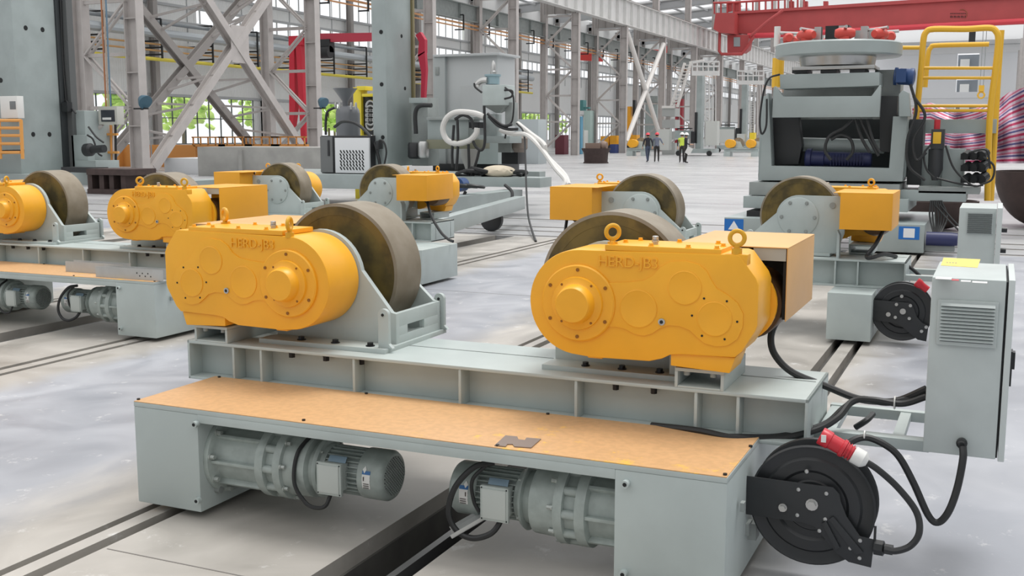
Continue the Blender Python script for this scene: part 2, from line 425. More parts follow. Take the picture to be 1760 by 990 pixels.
    bx(b, -.385, -.36, .272, .345, .055, .095); bx(b, -.385, -.36, .50, .632, .055, .095); bx(b, -.36, .25, .38, .56, .02, .024)
    bx(b, .18, .25, .272, .632, .02, .12)
    bk = obj('roller_bracket', b, GRY, par, bev=.004, M=M)
    e = bm_()
    for yy in (.15, .663):
        er = arc(-.375, .165, .026, 180, 0, 10)
        prism(e, [(-.401, .02)]+er+[(-.349, .02)], yy, yy+.022); prism(e, [(-.42, .02), (-.40, .02), (-.40, .04)], yy, yy+.022)
        cyl(e, (-.375, yy-.003, .165), (-.375, yy+.025, .165), .011, 14)
    multi('lifting_ear', e, GRY, bk, M=M, bev=.002)
    e = bm_()
    for yy in (.15, .663): cyl(e, (-.375, yy-.0045, .165), (-.375, yy+.0265, .165), .007, 12)
    multi('ear_hole', e, DARK, bk, M=M)
    b = bm_(); lathe(b, [(.19, 0), (.2, .006), (.2, .012), (.17, .014)], (0, .24, HZ), (0, .26, HZ), 40)
    obj('bearing_ring', b, GRY, bk, M=M)
    b = bm_(); lathe(b, [(.158, 0), (.158, .008), (.152, .012)], (0, .655, HZ), (0, .67, HZ), 40)
    bc = obj('bearing_cover', b, GRY, bk, M=M)
    b = bm_()
    for k in range(6):
        a = radians(60*k+30*0+0); hexb(b, (.13*cos(a), .667, HZ+.13*sin(a)), (0,1,0), .011, .012)
    cyl(b, (.262, .653, HZ+.10), (.262, .662, HZ+.10), .024, 18)
    multi('cover_bolt', b, GRD, bc, M=M)
    b = bm_()
    for xx in (-.30, -.12, .06): hexb(b, (xx, .165, .02), (0,0,1), .015, .016); hexb(b, (xx, .09, -.016), (0,0,-1), .015, .03)
    multi('base_bolt', b, mat('bolt_black', (40, 40, 42), .4, metal=.5), bk, M=M)
    M = M0
    # channel under the gearbox foot
    b = bm_(); bx(b, .37, .555, .035, .41, .062, .075); bx(b, .37, .382, .035, .41, 0, .062); bx(b, .543, .555, .035, .41, 0, .062); bx(b, .382, .543, .035, .41, 0, .008)
    ch = obj('support_channel', b, GRY, par, bev=.002, M=M)
    b = bm_(); cyl(b, (.41, .06, .045), (.41, .06, .062), .012, 12); cyl(b, (.51, .06, .045), (.51, .06, .062), .012, 12); multi('channel_bolt', b, GRD, ch, M=M)
    # wheel
    wz = HZ+.008; R = .314
    b = bm_(); lathe(b, [(.30, 0), (R, .004), (R, .226), (.30, .23)], (0, .38, wz), (0, .61, wz), 96, caps=False)
    wh = obj('roller_wheel', b, WTR, par, M=M)
    b = bm_(); lathe(b, [(.302, 0), (.26, -.001), (.25, .012), (.12, .012), (.11, -.03), (.10, -.03)], (0, .381, wz), (0, .40, wz), 96)
    lathe(b, [(.302, 0), (.26, .001), (.25, -.012), (.12, -.012), (.11, .02), (.10, .02)], (0, .609, wz), (0, .63, wz), 96)
    obj('wheel_face', b, WSD, wh, M=M)
    b = bm_(); cyl(b, (0, .262, wz), (0, .64, wz), .085, 32); obj('axle', b, STL, wh, M=M)

def drive_motor(par, M):
    """axis along +x from flange at x=0"""
    def fit(bm):
        for v in bm.verts:
            x = v.co.x
            if x < .41: v.co.y *= 1.08; v.co.z *= 1.08
            x = x*1.25 if x < .375 else .469+(x-.375)*.93
            v.co.x = x if x < .72 else .72+(x-.72)*.6
        return bm
    def O(nm, bm, *a, **k): return obj(nm, fit(bm), *a, **k)
    def MU(nm, bm, *a, **k): return multi(nm, fit(bm), *a, **k)
    b = bm_(); P = lambda pr, h0=0: lathe(b, pr, (0,0,0), (1,0,0), 40)
    P([(.15, 0), (.15, .018), (.125, .022), (.112, .03), (.112, .19), (.138, .195), (.138, .225), (.116, .226), (.116, .262), (.138, .263), (.138, .29), (.122, .292), (.118, .37), (.095, .375), (.09, .405), (.115, .406), (.115, .42), (.10, .425), (.095, .445), (.078, .446), (.078, .62)])
    for k in range(8):
        a = 2*pi*k/8; u = Vector((0, cos(a), sin(a))); bar(b, Vector((.02,0,0))+u*.118, Vector((.2,0,0))+u*.118, .012, .03, roll=u)
    for k in range(10):
        a = 2*pi*k/10; u = Vector((0, cos(a), sin(a))); cyl(b, Vector((.224,0,0))+u*.121, Vector((.264,0,0))+u*.121, .016, 10)
    m = O('drive_motor', b, MOT, par, M=M, bev=.0015)
    b = bm_()
    for k in range(9):
        a = 2*pi*k/9+.2; u = Vector((0, cos(a), sin(a)))
        hexb(b, Vector((.29,0,0))+u*.129, (1,0,0), .0075, .018); hexb(b, Vector((.018,0,0))+u*.136, (1,0,0), .0095, .02)
        if k % 2: hexb(b, Vector((.42,0,0))+u*.107, (1,0,0), .005, .012)
    MU('motor_bolt', b, mat('bolt_light', (176, 182, 178), .35, metal=.3), m, M=M)
    b = bm_()
    for k in range(28):
        a = 2*pi*k/28; u = Vector((0, cos(a), sin(a)))
        bar(b, Vector((.446,0,0))+u*.085, Vector((.622,0,0))+u*.085, .004, .02, roll=u)
    O('cooling_fins', b, MOT, m, M=M)
    b = bm_(); lathe(b, [(.097, 0), (.100, .004), (.100, .15), (.092, .172), (.082, .18)], (.61,0,0), (1,0,0), 40)
    fc = O('fan_cover', b, MOT, m, M=M)
    b = bm_(); cyl(b, (.788,0,0), (.792,0,0), .076, 32); O('fan_opening', b, DARK, fc, M=M)
    b = bm_()
    for k in range(-7, 8):
        w = sqrt(max(0, .078**2-(k*.0105)**2))
        if w > .01:
            for s in (1, -1):
                d = Vector((0, cos(s*pi/4), sin(s*pi/4))); n = Vector((0, -sin(s*pi/4), cos(s*pi/4)))
                bar(b, Vector((.794,0,0))+n*k*.0105-d*w, Vector((.794,0,0))+n*k*.0105+d*w, .0032, .003)
    O('fan_grille', b, MOT, fc, M=M)
    # terminal box on the side facing the viewer (-y)
    b = bm_(); bx(b, .455, .555, -.125, -.07, -.05, .055); bx(b, .445, .565, -.14, -.124, -.065, .065)
    tb = O('terminal_box', b, mat('box_grey', (176, 184, 180), .4), m, M=M, bev=.004)
    b = bm_(); bx(b, .455, .555, -.1435, -.139, -.055, .055); O('box_lid', b, mat('lid_grey', (188, 194, 190), .4), tb, M=M, bev=.002)
    b = bm_()
    for sx in (.452, .558):
        for sz in (-.058, .058): cyl(b, (sx, -.1395, sz), (sx, -.142, sz), .003, 8)
    MU('box_screw', b, DARK, tb, M=M)
    # nameplate, stickers
    a = radians(-38)
    def skin(x0, x1, a0, a1, r, mt, nm):
        b = bm_(); n = 6
        vs = [[b.verts.new((xx, -r_*cos(radians(a0+(a1-a0)*i/n)), r_*sin(radians(a0+(a1-a0)*i/n)))) for i in range(n+1)] for xx in (x0, x1) for r_ in (r, r-.002)]
        for i in range(n):
            b.faces.new((vs[0][i], vs[2][i], vs[2][i+1], vs[0][i+1])); b.faces.new((vs[1][i], vs[3][i], vs[3][i+1], vs[1][i+1]))
        return O(nm, b, mt, m, M=M)
    skin(.64, .70, -18, 14, .1018, WHT, 'warning_sticker'); skin(.64, .70, 14, 22, .102, mat('sticker_blue', (60, 110, 165), .4), 'sticker_band')
    b = bm_()
    for k, (xx, zz) in enumerate(((.648, -.004), (.648, -.012), (.648, -.02))): bx(b, xx, xx+.044, -.1035, -.1015, zz-.008, zz-.006)
    bx(b, .648, .654, -.1035, -.1015, .0, .016); O('sticker_print', b, BRN, m, M=M)
    b = bm_(); c0 = Vector((.655, -.0925, .0425)); R_ = Matrix.Rotation(radians(-26), 4, 'X')
    bx(b, -.010, .010, -.0009, .0009, -.010, .010, T(*c0) @ R_ @ Matrix.Rotation(pi/4, 4, 'Y')); O('diamond_sticker', b, WHT, m, M=M)
    b = bm_(); bx(b, .47, .555, -.0012, .0012, -.013, .013, T(0, -.084, .066) @ Matrix.Rotation(radians(-35), 4, 'X')); O('nameplate', b, mat('plate_blue', (128, 150, 166), .35, metal=.4), m, M=M)


def end_box(par, x0, x1, y0, y1, z0, z1, mt=GRY):
    b = bm_(); bx(b, x0, x1, y0, y1, z0, z1); return obj('end_box', b, mt, par, bev=.005)
def base_beam(par, x0, x1, y0, y1, z0, z1, st):
    b = bm_(); t = .014
    bx(b, x0, x1, y0, y1, z1-t, z1); bx(b, x0, x1, y0, y1, z0, z0+t)
    w1, w2 = y0+.085, y1-.085
    bx(b, x0, x1, w1, w1+.012, z0+t, z1-t); bx(b, x0, x1, w2-.012, w2, z0+t, z1-t)
    bx(b, x0, x0+.012, y0, y1, z0, z1); bx(b, x1-.012, x1, y0, y1, z0, z1)
    for s in st: bx(b, s-.006, s+.006, y0+.004, w1, z0+t, z1-t); bx(b, s-.006, s+.006, w2, y1-.004, z0+t, z1-t)
    o = obj('base_beam', b, GRY, par, bev=.0025)
    b = bm_(); bx(b, x0+.2, x1-.02, (y0+y1)/2+.05, (y0+y1)/2+.055, z1-.001, z1+.002); obj('weld_seam', b, GRD, o)
    return o

def cable_reel(par, cx, cy, cz, R=.21, s=1, plugpos=True):
    """flat drum facing -y (s=1)"""
    b = bm_(); Y = lambda v: cy+s*v
    pr = [(.02, 0), (.085, 0), (.09, .006), (.115, .008), (.125, .0), (.16, .0), (.168, .008), (.19, .006), (R-.006, -.002), (R, .004), (R-.004, .01), (.14, .02), (.14, .09), (R-.004, .10), (R, .106), (R-.006, .112), (.02, .11)]
    lathe(b, [(r, h+.02) for r, h in pr], (cx, cy, cz), (cx, cy+s, cz), 64)
    rl = obj('cable_reel', b, REEL, par)
    b = bm_()
    for k in range(5): torus(b, (cx, Y(.045+k*.019), cz), (0,1,0), .165, .0095, 48, 6)
    obj('wound_cable', b, BLC, rl)
    return rl

# ---- rotator with two gearboxes up front -------------------------------------------------
R1 = thing('welding_rotator', 'large grey welding rotator in the foreground with two yellow gearboxes, tan tray and hanging cabinet', 'welding rotator', (-2.05, 3.9, .03), 'rotators with gearboxes facing the viewer')
TAN = COV
# platform
BOXL = end_box(R1, -3.215, -2.885, 3.35, 4.38, .03, .44); BOXR = end_box(R1, -1.12, -.74, 3.35, 4.38, .03, .44)
b = bm_(); bx(b, -2.886, -1.119, 3.350, 3.362, .405, .44); bx(b, -2.885, -1.12, 3.84, 3.852, .40, .44); bx(b, -3.215, -.74, 3.350, 3.868, .44, .459)
TR = obj('tray', b, GRY, R1, bev=.002)
TOPM = mat('tray_top', (212, 168, 120), .48, noise=.05, scale=40, bump=.1)
if True:                                                            # yellow overspray on the plate
    n = TOPM.node_tree; bs = n.nodes['Principled BSDF']; L = n.links.new
    old = bs.inputs['Base Color'].links[0].from_socket
    g = n.nodes.new('ShaderNodeNewGeometry'); z1 = n.nodes.new('ShaderNodeTexNoise'); z1.inputs['Scale'].default_value = 9; z1.inputs['Detail'].default_value = 9; z1.inputs['Roughness'].default_value = .75
    oc = n.nodes.new('ShaderNodeTexCoord'); L(oc.outputs['Object'], z1.inputs[0])
    z2 = n.nodes.new('ShaderNodeTexNoise'); z2.inputs['Scale'].default_value = 1.5; L(oc.outputs['Object'], z2.inputs[0])
    mu = n.nodes.new('ShaderNodeMath'); mu.operation = 'MULTIPLY'; L(z1.outputs[0], mu.inputs[0]); L(z2.outputs[0], mu.inputs[1])
    rr = n.nodes.new('ShaderNodeValToRGB'); rr.color_ramp.elements[0].position = .335; rr.color_ramp.elements[1].position = .40; L(mu.outputs[0], rr.inputs[0])
    mm = n.nodes.new('ShaderNodeMixRGB'); L(rr.outputs[0], mm.inputs[0]); L(old, mm.inputs[1]); mm.inputs[2].default_value = lin((238, 190, 78)); L(mm.outputs[0], bs.inputs['Base Color'])
b = bm_(); bx(b, -3.214, -.742, 3.351, 3.864, .459, .462); TT = obj('tray_top', b, TOPM, TR)
b = bm_()
for px, py in ((238,687),(382,647),(522,723),(637,674),(735,0),(945,710),(1245,818),(1290,768)):
    if py: p = onz(px, py, .462); cyl(b, (p.x, min(max(p.y, 3.37), 3.85), .461), (p.x, min(max(p.y, 3.37), 3.85), .468), .007, 8)
p = onz(856, 766, .462); cyl(b, (p.x, 3.37, .461), (p.x, 3.37, .468), .007, 8)
multi('tray_screw', b, BLK, TR)
# socket screws with spacers on the box fronts
def studs(par, pts, Y):
    for nm, m_, r, h0, h1 in (('stud', GRY, .0135, 0, .022), ('stud_hole', DARK, .007, .02, .0235)):
        b = bm_()
        for px, py in pts: q = ony(px, py, Y); cyl(b, (q.x, Y-h0, q.z), (q.x, Y-h1, q.z), r, 14)
        multi(nm, b, m_, par)
studs(BOXL, ((339, 728), (343, 859)), 3.35); studs(BOXR, ((1077, 830), (1073, 984)), 3.35)
b = bm_(); cyl(b, (-2.885, 3.45, .10), (-2.86, 3.45, .10), .016, 14); bx(b, -.74, -.71, 3.70, 3.76, .13, .19); multi('box_lug', b, GRD, BOXL)
b = bm_(); bx(b, -.74, -.728, 3.66, 3.72, .16, .2); bx(b, -.728, -.715, 3.5, 3.53, .30, .33); multi('box_lug', b, GRD, BOXR)
STX = [ony(px, 640, 3.86).x for px in (402, 449, 608, 790, 990, 1197, 1270)]
base_beam(R1, -3.36, -.57, 3.855, 4.35, .44, .62, STX)
unit(R1, T(-1.43, 3.82, .62), False, TAN, turned=True)
unit(R1, T(-2.76, 3.82, .62), True, TAN)
drive_motor(R1, T(-2.885, 3.535, .235)); drive_motor(R1, T(-1.0, 3.535, .235) @ Matrix.Rotation(pi, 4, 'Z') @ Matrix.Scale(-1, 4, (0,1,0)))
# cable loops on the motors
b = bm_(); tube(b, [(-2.44, 3.50, .37), (-2.455, 3.42, .31), (-2.455, 3.395, .2), (-2.41, 3.40, .125), (-2.36, 3.40, .11), (-2.315, 3.40, .125), (-2.30, 3.42, .175)], .008)
multi('motor_cable', b, BLC, R1)
b = bm_(); tube(b, [ony(*q) for q in ((850, 795, 3.45), (815, 803, 3.42), (782, 838, 3.40), (771, 880, 3.39), (785, 912, 3.39), (812, 925, 3.39), (842, 918, 3.40), (858, 900, 3.42), (862, 884, 3.43))], .011)
tube(b, [ony(*q) for q in ((838, 798, 3.44), (812, 825, 3.42), (814, 860, 3.42), (824, 880, 3.42))], .007)
multi('motor_cable', b, BLC, R1)

# control cabinet and its arm
b = bm_(); bx(b, -.57, -.17, 4.02, 4.08, .43, .47); bx(b, -.57, -.17, 4.44, 4.48, .43, .47); bx(b, -.30, -.26, 4.075, 4.445, .434, .466); bx(b, -.565, -.50, 4.075, 4.445, .434, .466)
obj('cabinet_arm', b, GRY, R1, bev=.002)
b = bm_(); bx(b, -.185, .045, 3.90, 4.41, .465, 1.075)
CAB = obj('control_cabinet', b, mat('cabinet_grey', (188, 196, 194), .42, noise=.03), R1, bev=.004)
b = bm_(); bx(b, .045, .050, 3.905, 4.405, .47, 1.07); obj('door_gap', b, DARK, CAB)
b = bm_(); bx(b, .052, .072, 3.895, 4.415, .460, 1.078); dr = obj('cabinet_door', b, mat('cabinet_door_grey', (198, 205, 203), .42), CAB, bev=.003)
b = bm_(); bx(b, .072, .08, 4.0, 4.06, .70, .82); bx(b, .072, .09, 4.1, 4.14, .74, .80); obj('door_handle', b, BLK, dr)
v0 = ony(1615, 514, 3.9); v1 = ony(1710, 598, 3.9)
VM = mat('vent_grey', (180, 188, 186), .45)
b = bm_(); vx0, vx1, vz0, vz1 = v0.x, v1.x, v1.z, v0.z
bx(b, vx0-.004, vx1+.004, 3.888, 3.90, vz0, vz1)
vp = obj('vent_panel', b, VM, CAB, bev=.002)
nL = 11; b = bm_()
for k in range(nL):
    zc = vz1-.012-(vz1-vz0-.024-.012)*k/(nL-1)-.003
    prism(b, [(3.888, zc+.005), (3.878, zc-.0035), (3.880, zc-.005), (3.888, zc-.003)], vx0+.006, vx1-.006, axis='x')
multi('vent_louvre', b, VM, vp)
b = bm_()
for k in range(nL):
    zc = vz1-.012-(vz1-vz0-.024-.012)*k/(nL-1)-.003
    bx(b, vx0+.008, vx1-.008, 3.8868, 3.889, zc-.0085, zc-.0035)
obj('louvre_shade', b, mat('vent_shadow', (92, 98, 98), .8), vp)  # strips coloured dark for the shade under each louvre
gl = ony(1653, 762, 3.89)
b = bm_(); lathe(b, [(.018, 0), (.018, .015), (.015, .017), (.015, .03), (.010, .034)], (gl.x, 3.90, gl.z), (gl.x, 3.8, gl.z), 12); obj('cable_gland', b, BLK, CAB)
s = onz(1617, 447, 1.076); 
b = bm_(); P = [onz(px, py, 1.0755) for px, py in ((1617, 456), (1680, 460), (1685, 446), (1622, 443))]
for v in P: v.z = 0
prism(b, [(v.x, v.y) for v in P], 1.075, 1.0762, axis='z'); ys = obj('yellow_note', b, mat('note_yellow', (240, 214, 110), .6), CAB)
b = bm_()
for k in range(4): q = onz(1628+k*5, 451+k*.3, 1.0765); bx(b, q.x-.003, q.x+.003, q.y-.008, q.y+.008, 1.076, 1.0766)
obj('note_print', b, BLU, ys)
b = bm_(); lab = []
for (px, py, w_, h_, c_) in ((1622, 478, .05, .03, WHT), (1642, 481, .022, .018, RED), (1660, 483, .03, .018, WHT), (1684, 485, .045, .02, WHT)):
    q = onz(px, py, 1.076); bb_ = bm_(); bx(bb_, q.x-w_/2, q.x+w_/2, q.y-h_, q.y+h_, 1.0752, 1.0764); obj('cabinet_label', bb_, c_, CAB)
# reel
rc = ony(1396, 866, 3.70)
RL = cable_reel(R1, rc.x, 3.66, rc.z, .212)
def plate(par, pts, Y, t, m_, nm, ref=None):
    b = bm_(); prism(b, [(lambda q: (q.x, q.z))(ony(px, py, Y)) for px, py in pts], Y, Y+t); return obj(nm, b, m_, par, bev=.0015)
RM = mat('reel_bracket_black', (44, 46, 48), .45)
pb = plate(RL, ((1283, 818), (1282, 884), (1378, 898), (1400, 905), (1437, 950), (1458, 966), (1497, 976), (1503, 928), (1478, 922), (1455, 888), (1445, 862), (1443, 850), (1432, 838)), 3.655, .006, RM, 'reel_bracket')
plate(pb, ((1412, 900), (1436, 946), (1444, 942), (1420, 896)), 3.646, .012, RM, 'bracket_rib')
plate(pb, ((1424, 893), (1470, 954), (1484, 950), (1432, 888)), 3.646, .012, RM, 'bracket_rib')
b = bm_()
for px, py in ((1372,842),(1420,849),(1370,886),(1418,893),(1386,811),(1408,913),(1461,943),(1478,930),(1477,960)):
    q = ony(px, py, 3.65); lathe(b, [(.0075, 0), (.0065, .004), (.002, .006)], (q.x, 3.656, q.z), (q.x, 3.6, q.z), 12)
for px, py, r in ((1345, 873, .011), (1395, 868, .0155)):
    q = ony(px, py, 3.65); hexb(b, (q.x, 3.656, q.z), (0,-1,0), r, .018)
multi('bracket_bolt', b, STL, pb)
b = bm_(); q = ony(1512, 945, 3.64); lathe(b, [(.016, 0), (.027, .002), (.027, .03), (.018, .034), (.018, .06)], (q.x-.02, 3.66, q.z), (q.x+.2, 3.64, q.z), 8); q = ony(1503, 918, 3.64); bx(b, q.x-.004, q.x+.004, 3.655, 3.665, q.z-.03, q.z+.02)
obj('cable_stopper', b, BLK, RL)
# red plug resting on the reel
p0, p1 = ony(1410, 748, 3.62), ony(1459, 776, 3.62)
b = bm_(); lathe(b, [(.028, 0), (.03, .003), (.03, .035), (.026, .037), (.026, .075), (.031, .077), (.031, .088), (.024, .09), (.022, .12)], p0, p1, 20)
PL = obj('power_plug', b, RED, RL)
d = (p1-p0).normalized(); pe = p0+d*.118
b = bm_(); lathe(b, [(.026, 0), (.029, .003), (.029, .036), (.022, .045), (.014, .052)], pe, pe+d, 16); obj('plug_nut', b, WHT, PL)
b = bm_(); 
for k in range(3): lathe(b, [(.028, 0), (.028, .004)], pe-d*(.028-k*.01), pe, 16)
multi('plug_ring', b, RED, PL)
b = bm_(); bx(b, -.008, .008, -.002, .002, -.012, .012, T(*(p0+d*.02+Vector((-.003, -.030, .006)))) ); obj('plug_label', b, WHT, PL)
# cables
def cable(par, pts, r, nm='power_cable', m_=BLC, fn=ony):
    b = bm_(); tube(b, [ony(x_, y_, Y_) for x_, y_, Y_ in pts], r); return obj(nm, b, m_, par)
cable(R1, ((1352, 535, 4.28), (1335, 552, 4.22), (1325, 580, 4.2), (1332, 610, 4.2), (1362, 640, 4.2), (1420, 664, 4.2), (1470, 684, 4.18), (1510, 690, 4.15), (1545, 688, 4.12), (1592, 668, 4.1)), .0135)
cable(R1, ((1120, 731, 3.88), (1200, 740, 3.83), (1260, 752, 3.82), (1330, 754, 3.9), (1400, 740, 3.95), (1440, 718, 4.0), (1465, 690, 4.08), (1500, 687, 4.08), (1550, 694, 4.08), (1592, 682, 4.08)), .0125)
cable(R1, ((1250, 751, 3.83), (1340, 750, 3.93), (1415, 730, 4.0), (1452, 700, 4.06), (1480, 686, 4.1), (1530, 692, 4.1), (1592, 676, 4.12)), .0125)
cable(R1, ((1470, 735, 4.3), (1490, 722, 4.3), (1500, 712, 4.4)), .012)
cable(R1, ((1655, 768, 3.86), (1655, 790, 3.84), (1645, 840, 3.82), (1630, 880, 3.8), (1612, 898, 3.8), (1595, 885, 3.8), (1570, 830, 3.8), (1545, 785, 3.8), (1520, 764, 3.8), (1490, 752, 3.8), (1465, 758, 3.78), (1450, 775, 3.76)), .0125)
cable(R1, ((1482, 790, 3.65), (1510, 808, 3.66), (1545, 840, 3.68), (1575, 880, 3.68), (1580, 915, 3.66), (1565, 938, 3.65), (1540, 947, 3.64), (1520, 944, 3.64)), .011)
b = bm_()
for (x_, y_, Y_, hh) in ((1538, 692, 4.08, .022), (1486, 748, 3.80, .014)):
    q = ony(x_, y_, Y_); torus(b, q, (1, 0, 0), hh, .003, 20, 6)
multi('cable_tie', b, WHT, R1)
tag(R1, R1['label'], 'welding rotator')

# notched offcut lying on the tray
P = [(onz(px, py, .466)) for px, py in ((850, 765), (869, 748), (889, 750), (891, 755), (902, 756), (905, 752), (930, 754), (913, 769), (884, 767), (881, 763), (872, 763), (869, 767))]
b = bm_(); prism(b, [(v.x, v.y) for v in P], .4625, .466, axis='z')
single('steel_offcut', b, mat('offcut_steel', (140, 126, 118), .5, metal=.3), 'small notched grey steel plate lying on the tan tray of the foreground rotator', 'steel plate')
# aluminium cover strip leaning at the trench under the right hand motor
a0, a1 = ony(780, 907, 3.46), ony(842, 868, 3.46)
b = bm_(); M_, L_ = frame(ony(776, 918, 3.40), ony(845, 878, 3.47), roll=(0, 1, .3)); hw = .042
bx(b, -.0015, .0015, -hw, hw, 0, L_, M_); bx(b, -.014, .0015, -hw, -hw+.002, 0, L_, M_); bx(b, -.014, .0015, hw-.002, hw, 0, L_, M_)
single('metal_channel', b, SHT, 'short shiny metal channel leaning from the floor trench below the right drive motor', 'metal strip')
# ---- second rotator of the same kind, behind on the left -----------------------------------
R2 = copy_tree(R1, skip=('cable_reel', 'control_cabinet', 'cabinet_arm', 'power_cable', 'cable_tie'))
R2.location = R1.location+Vector((-5.0, 2.9, 0)); R2['label'] = 'grey welding rotator at the left edge, two bare metal channels lying on its tray'
def recolor(root, a, b_):
    for o in kids(root):
        if o.name.startswith('motor_cover'):
            me = o.data.copy(); me.materials[0] = b_; o.data = me
recolor(R2, TAN, COV2)
sk = bm_(); q = onx(296, 510, -5.738); bx(sk, -5.739, -5.736, q.y-.10, q.y+.10, q.z-.05, q.z+.05)
# two sheet metal channels on its tray
def sheet_channel(x0, x1, y, z, h, label):
    t = thing('metal_channel', label, 'metal channel', ((x0+x1)/2, y, z), 'bare metal channels on the tray')
    b = bm_(); bx(b, x0, x1, y, y+.002, z, z+h); bx(b, x0, x1, y+.002, y+.09, z, z+.002); bx(b, x0, x1, y+.088, y+.09, z+.002, z+h); obj('channel_body', b, SHT, t)
    b = bm_()
    for k in range(6): xx = x0+(x1-x0)*(.62+.04*k); zz = z+h*(.35 if k % 2 else .6); cyl(b, (xx, y-.0006, zz), (xx, y+.0006, zz), .006, 8)
    multi('punched_hole', b, DARK, t)
    return t
p = ony(98, 470, 6.36); q_ = ony(180, 475, 6.36)
sheet_channel(p.x, q_.x+.1, 6.45, .462, .085, 'bare metal channel on the left rotator tray, left one and behind the other')
p = ony(165, 480, 6.3); q_ = ony(281, 488, 6.3)
sheet_channel(p.x, q_.x, 6.30, .462, .085, 'bare metal channel on the left rotator tray, right one at its front edge')

# ---- rotators seen from behind ---------------------------------------------------------------
def back_rotator(dx, dy, label, xr=0, yb=0, x1=-.60, hl=-2.75):
    r = thing('welding_rotator', label, 'welding rotator', (-2.05+dx, 9.0+dy, .03), 'rotators seen from their bearing side')
    X = lambda v: v+dx
    for (a, b2) in ((-3.25, -2.9), (-1.12+xr*.3, -.80+xr)): end_box(r, X(a), X(b2), 8.3+dy+yb, 9.55+dy+yb*2, .03, .385)
    base_beam(r, X(-3.40), X(x1), 8.66+dy, 9.2+dy, .386, .60, [X(s) for s in (-3.0, -2.6, -2.2, -1.9, -1.55, -1.12, -.95)])
    for hx, mir in ((-1.44, True), (hl, False)):
        unit(r, T(X(hx), 9.47+dy, .605) @ Matrix.Rotation(pi, 4, 'Z'), mir, COV2, detail=False)
    for hx in (-1.12, -3.05):
        b = bm_(); prism(b, [(X(hx), .60), (X(hx)+.02, .60), (X(hx)+.02, .78), (X(hx), .82)], 8.70+dy, 8.79+dy); obj('gusset', b, GRY, r)
    return r
R4 = back_rotator(0, 0, 'grey rotator behind the foreground right gearbox, facing away, with black cable reel and bearing covers')
R3 = back_rotator(-4.97, 1.85, 'grey rotator in the middle distance left of centre, facing away, its cable trailing down', xr=.42, yb=-.45, x1=-.70, hl=-2.87)
rc = ony(1551, 534, 8.5)
RL4 = cable_reel(R4, rc.x, 8.42, rc.z, .218)
pb = plate(RL4, ((1495, 515), (1497, 549), (1540, 556), (1552, 563), (1577, 584), (1592, 587), (1596, 560), (1585, 555), (1576, 545), (1570, 528), (1565, 521)), 8.41, .008, RM, 'reel_bracket')
b = bm_()
for px, py, rr in ((1550,509,.012),(1541,523,.012),(1565,525,.012),(1527,540,.017),(1539,545,.012),(1563,547,.012),(1552,535,.022),(1584,569,.012),(1592,562,.012)):
    q = ony(px, py, 8.41); cyl(b, (q.x, 8.412, q.z), (q.x, 8.395, q.z), rr, 10)
multi('bracket_bolt', b, STL, pb)
b = bm_(); p0, p1 = ony(1575, 484, 8.4), ony(1597, 500, 8.4); lathe(b, [(.03, 0), (.034, .004), (.034, .03), (.026, .05), (.026, .1)], p0, p1, 14); obj('power_plug', b, RED, RL4)
b = bm_(); bx(b, -.60, -.15, 8.66, 8.72, .46, .50); bx(b, -.60, -.15, 9.1, 9.16, .46, .50); bx(b, -.36, -.30, 8.66, 9.16, .46, .499); obj('cabinet_arm', b, GRY, R4)
b = bm_(); bx(b, -.225, .005, 7.86, 8.45, .40, 1.07); cb4 = obj('control_cabinet', b, mat('cabinet_grey', (0,0,0)), R4, bev=.004)
b = bm_(); bx(b, .008, .04, 7.84, 8.47, .395, 1.075); d4 = obj('cabinet_door', b, mat('cabinet_door_grey', (0,0,0)), cb4, bev=.003)
b = bm_()
for zz in (.92, .78): cyl(b, (.04, 8.0, zz), (.075, 8.0, zz), .018, 10)
multi('door_knob', b, BLK, d4)
v0 = ony(1662, 364, 7.86); v1 = ony(1706, 402, 7.86)
b = bm_(); bx(b, v0.x, v1.x, 7.85, 7.86, v1.z, v0.z); vp4 = obj('vent_panel', b, VM, cb4)
b = bm_()
for k in range(10): zc = v0.z-.012-(v0.z-v1.z-.02)*k/9; bx(b, v0.x+.008, v1.x-.008, 7.843, 7.85, zc-.006, zc+.001)
obj('vent_louvre', b, mat('vent_shadow', (0,0,0)), vp4)  # louvre rows drawn as strips in the painted shade tone
def cab(par, pts, r, nm='power_cable', m_=BLC, n=6):
    b = bm_(); tube(b, [ony(x_, y_, Y_) for x_, y_, Y_ in pts], r, 7, n); return obj(nm, b, m_, par)
cab(R4, ((1518, 396, 8.75), (1505, 420, 8.65), (1490, 440, 8.6), (1497, 443, 8.5), (1520, 437, 8.7), (1540, 441, 8.9)), .016)
cab(R4, ((974, 378, 8.9), (971, 400, 8.8), (967, 425, 8.7), (964, 450, 8.7)), .014)
cab(R4, ((1556, 454, 9.0), (1570, 464, 9.0), (1585, 478, 9.0)), .014)
cab(R3, ((734, 345, 10.6), (742, 372, 10.5), (757, 398, 10.4), (770, 411, 10.35), (779, 415, 10.33)), .016)

# ---- steel plate on rails beside the third rotator hidden; big positioner on the right --------
PO = thing('welding_positioner', 'large grey tilting welding positioner with round turntable and blue motors, behind the right rotator', 'positioner', (-2.2, 16.2, 0))
Yp = 15.0
def X_(px, py, Y): return ony(px, py, Y).x
def Z_(px, py, Y): return ony(px, py, Y).z
def pbx(par, nm, m_, px0, px1, py0, py1, Y, dpt, bev=.004, fn='y'):
    """box whose front face at depth Y spans the given place"""
    a = ony(px0, py1, Y); c = ony(px1, py1, Y); e = ony((px0+px1)/2, py0, Y); f = ony((px0+px1)/2, py1, Y)
    b = bm_(); bx(b, a.x, c.x, Y, Y+dpt, f.z, e.z); return obj(nm, b, m_, par, bev=bev)
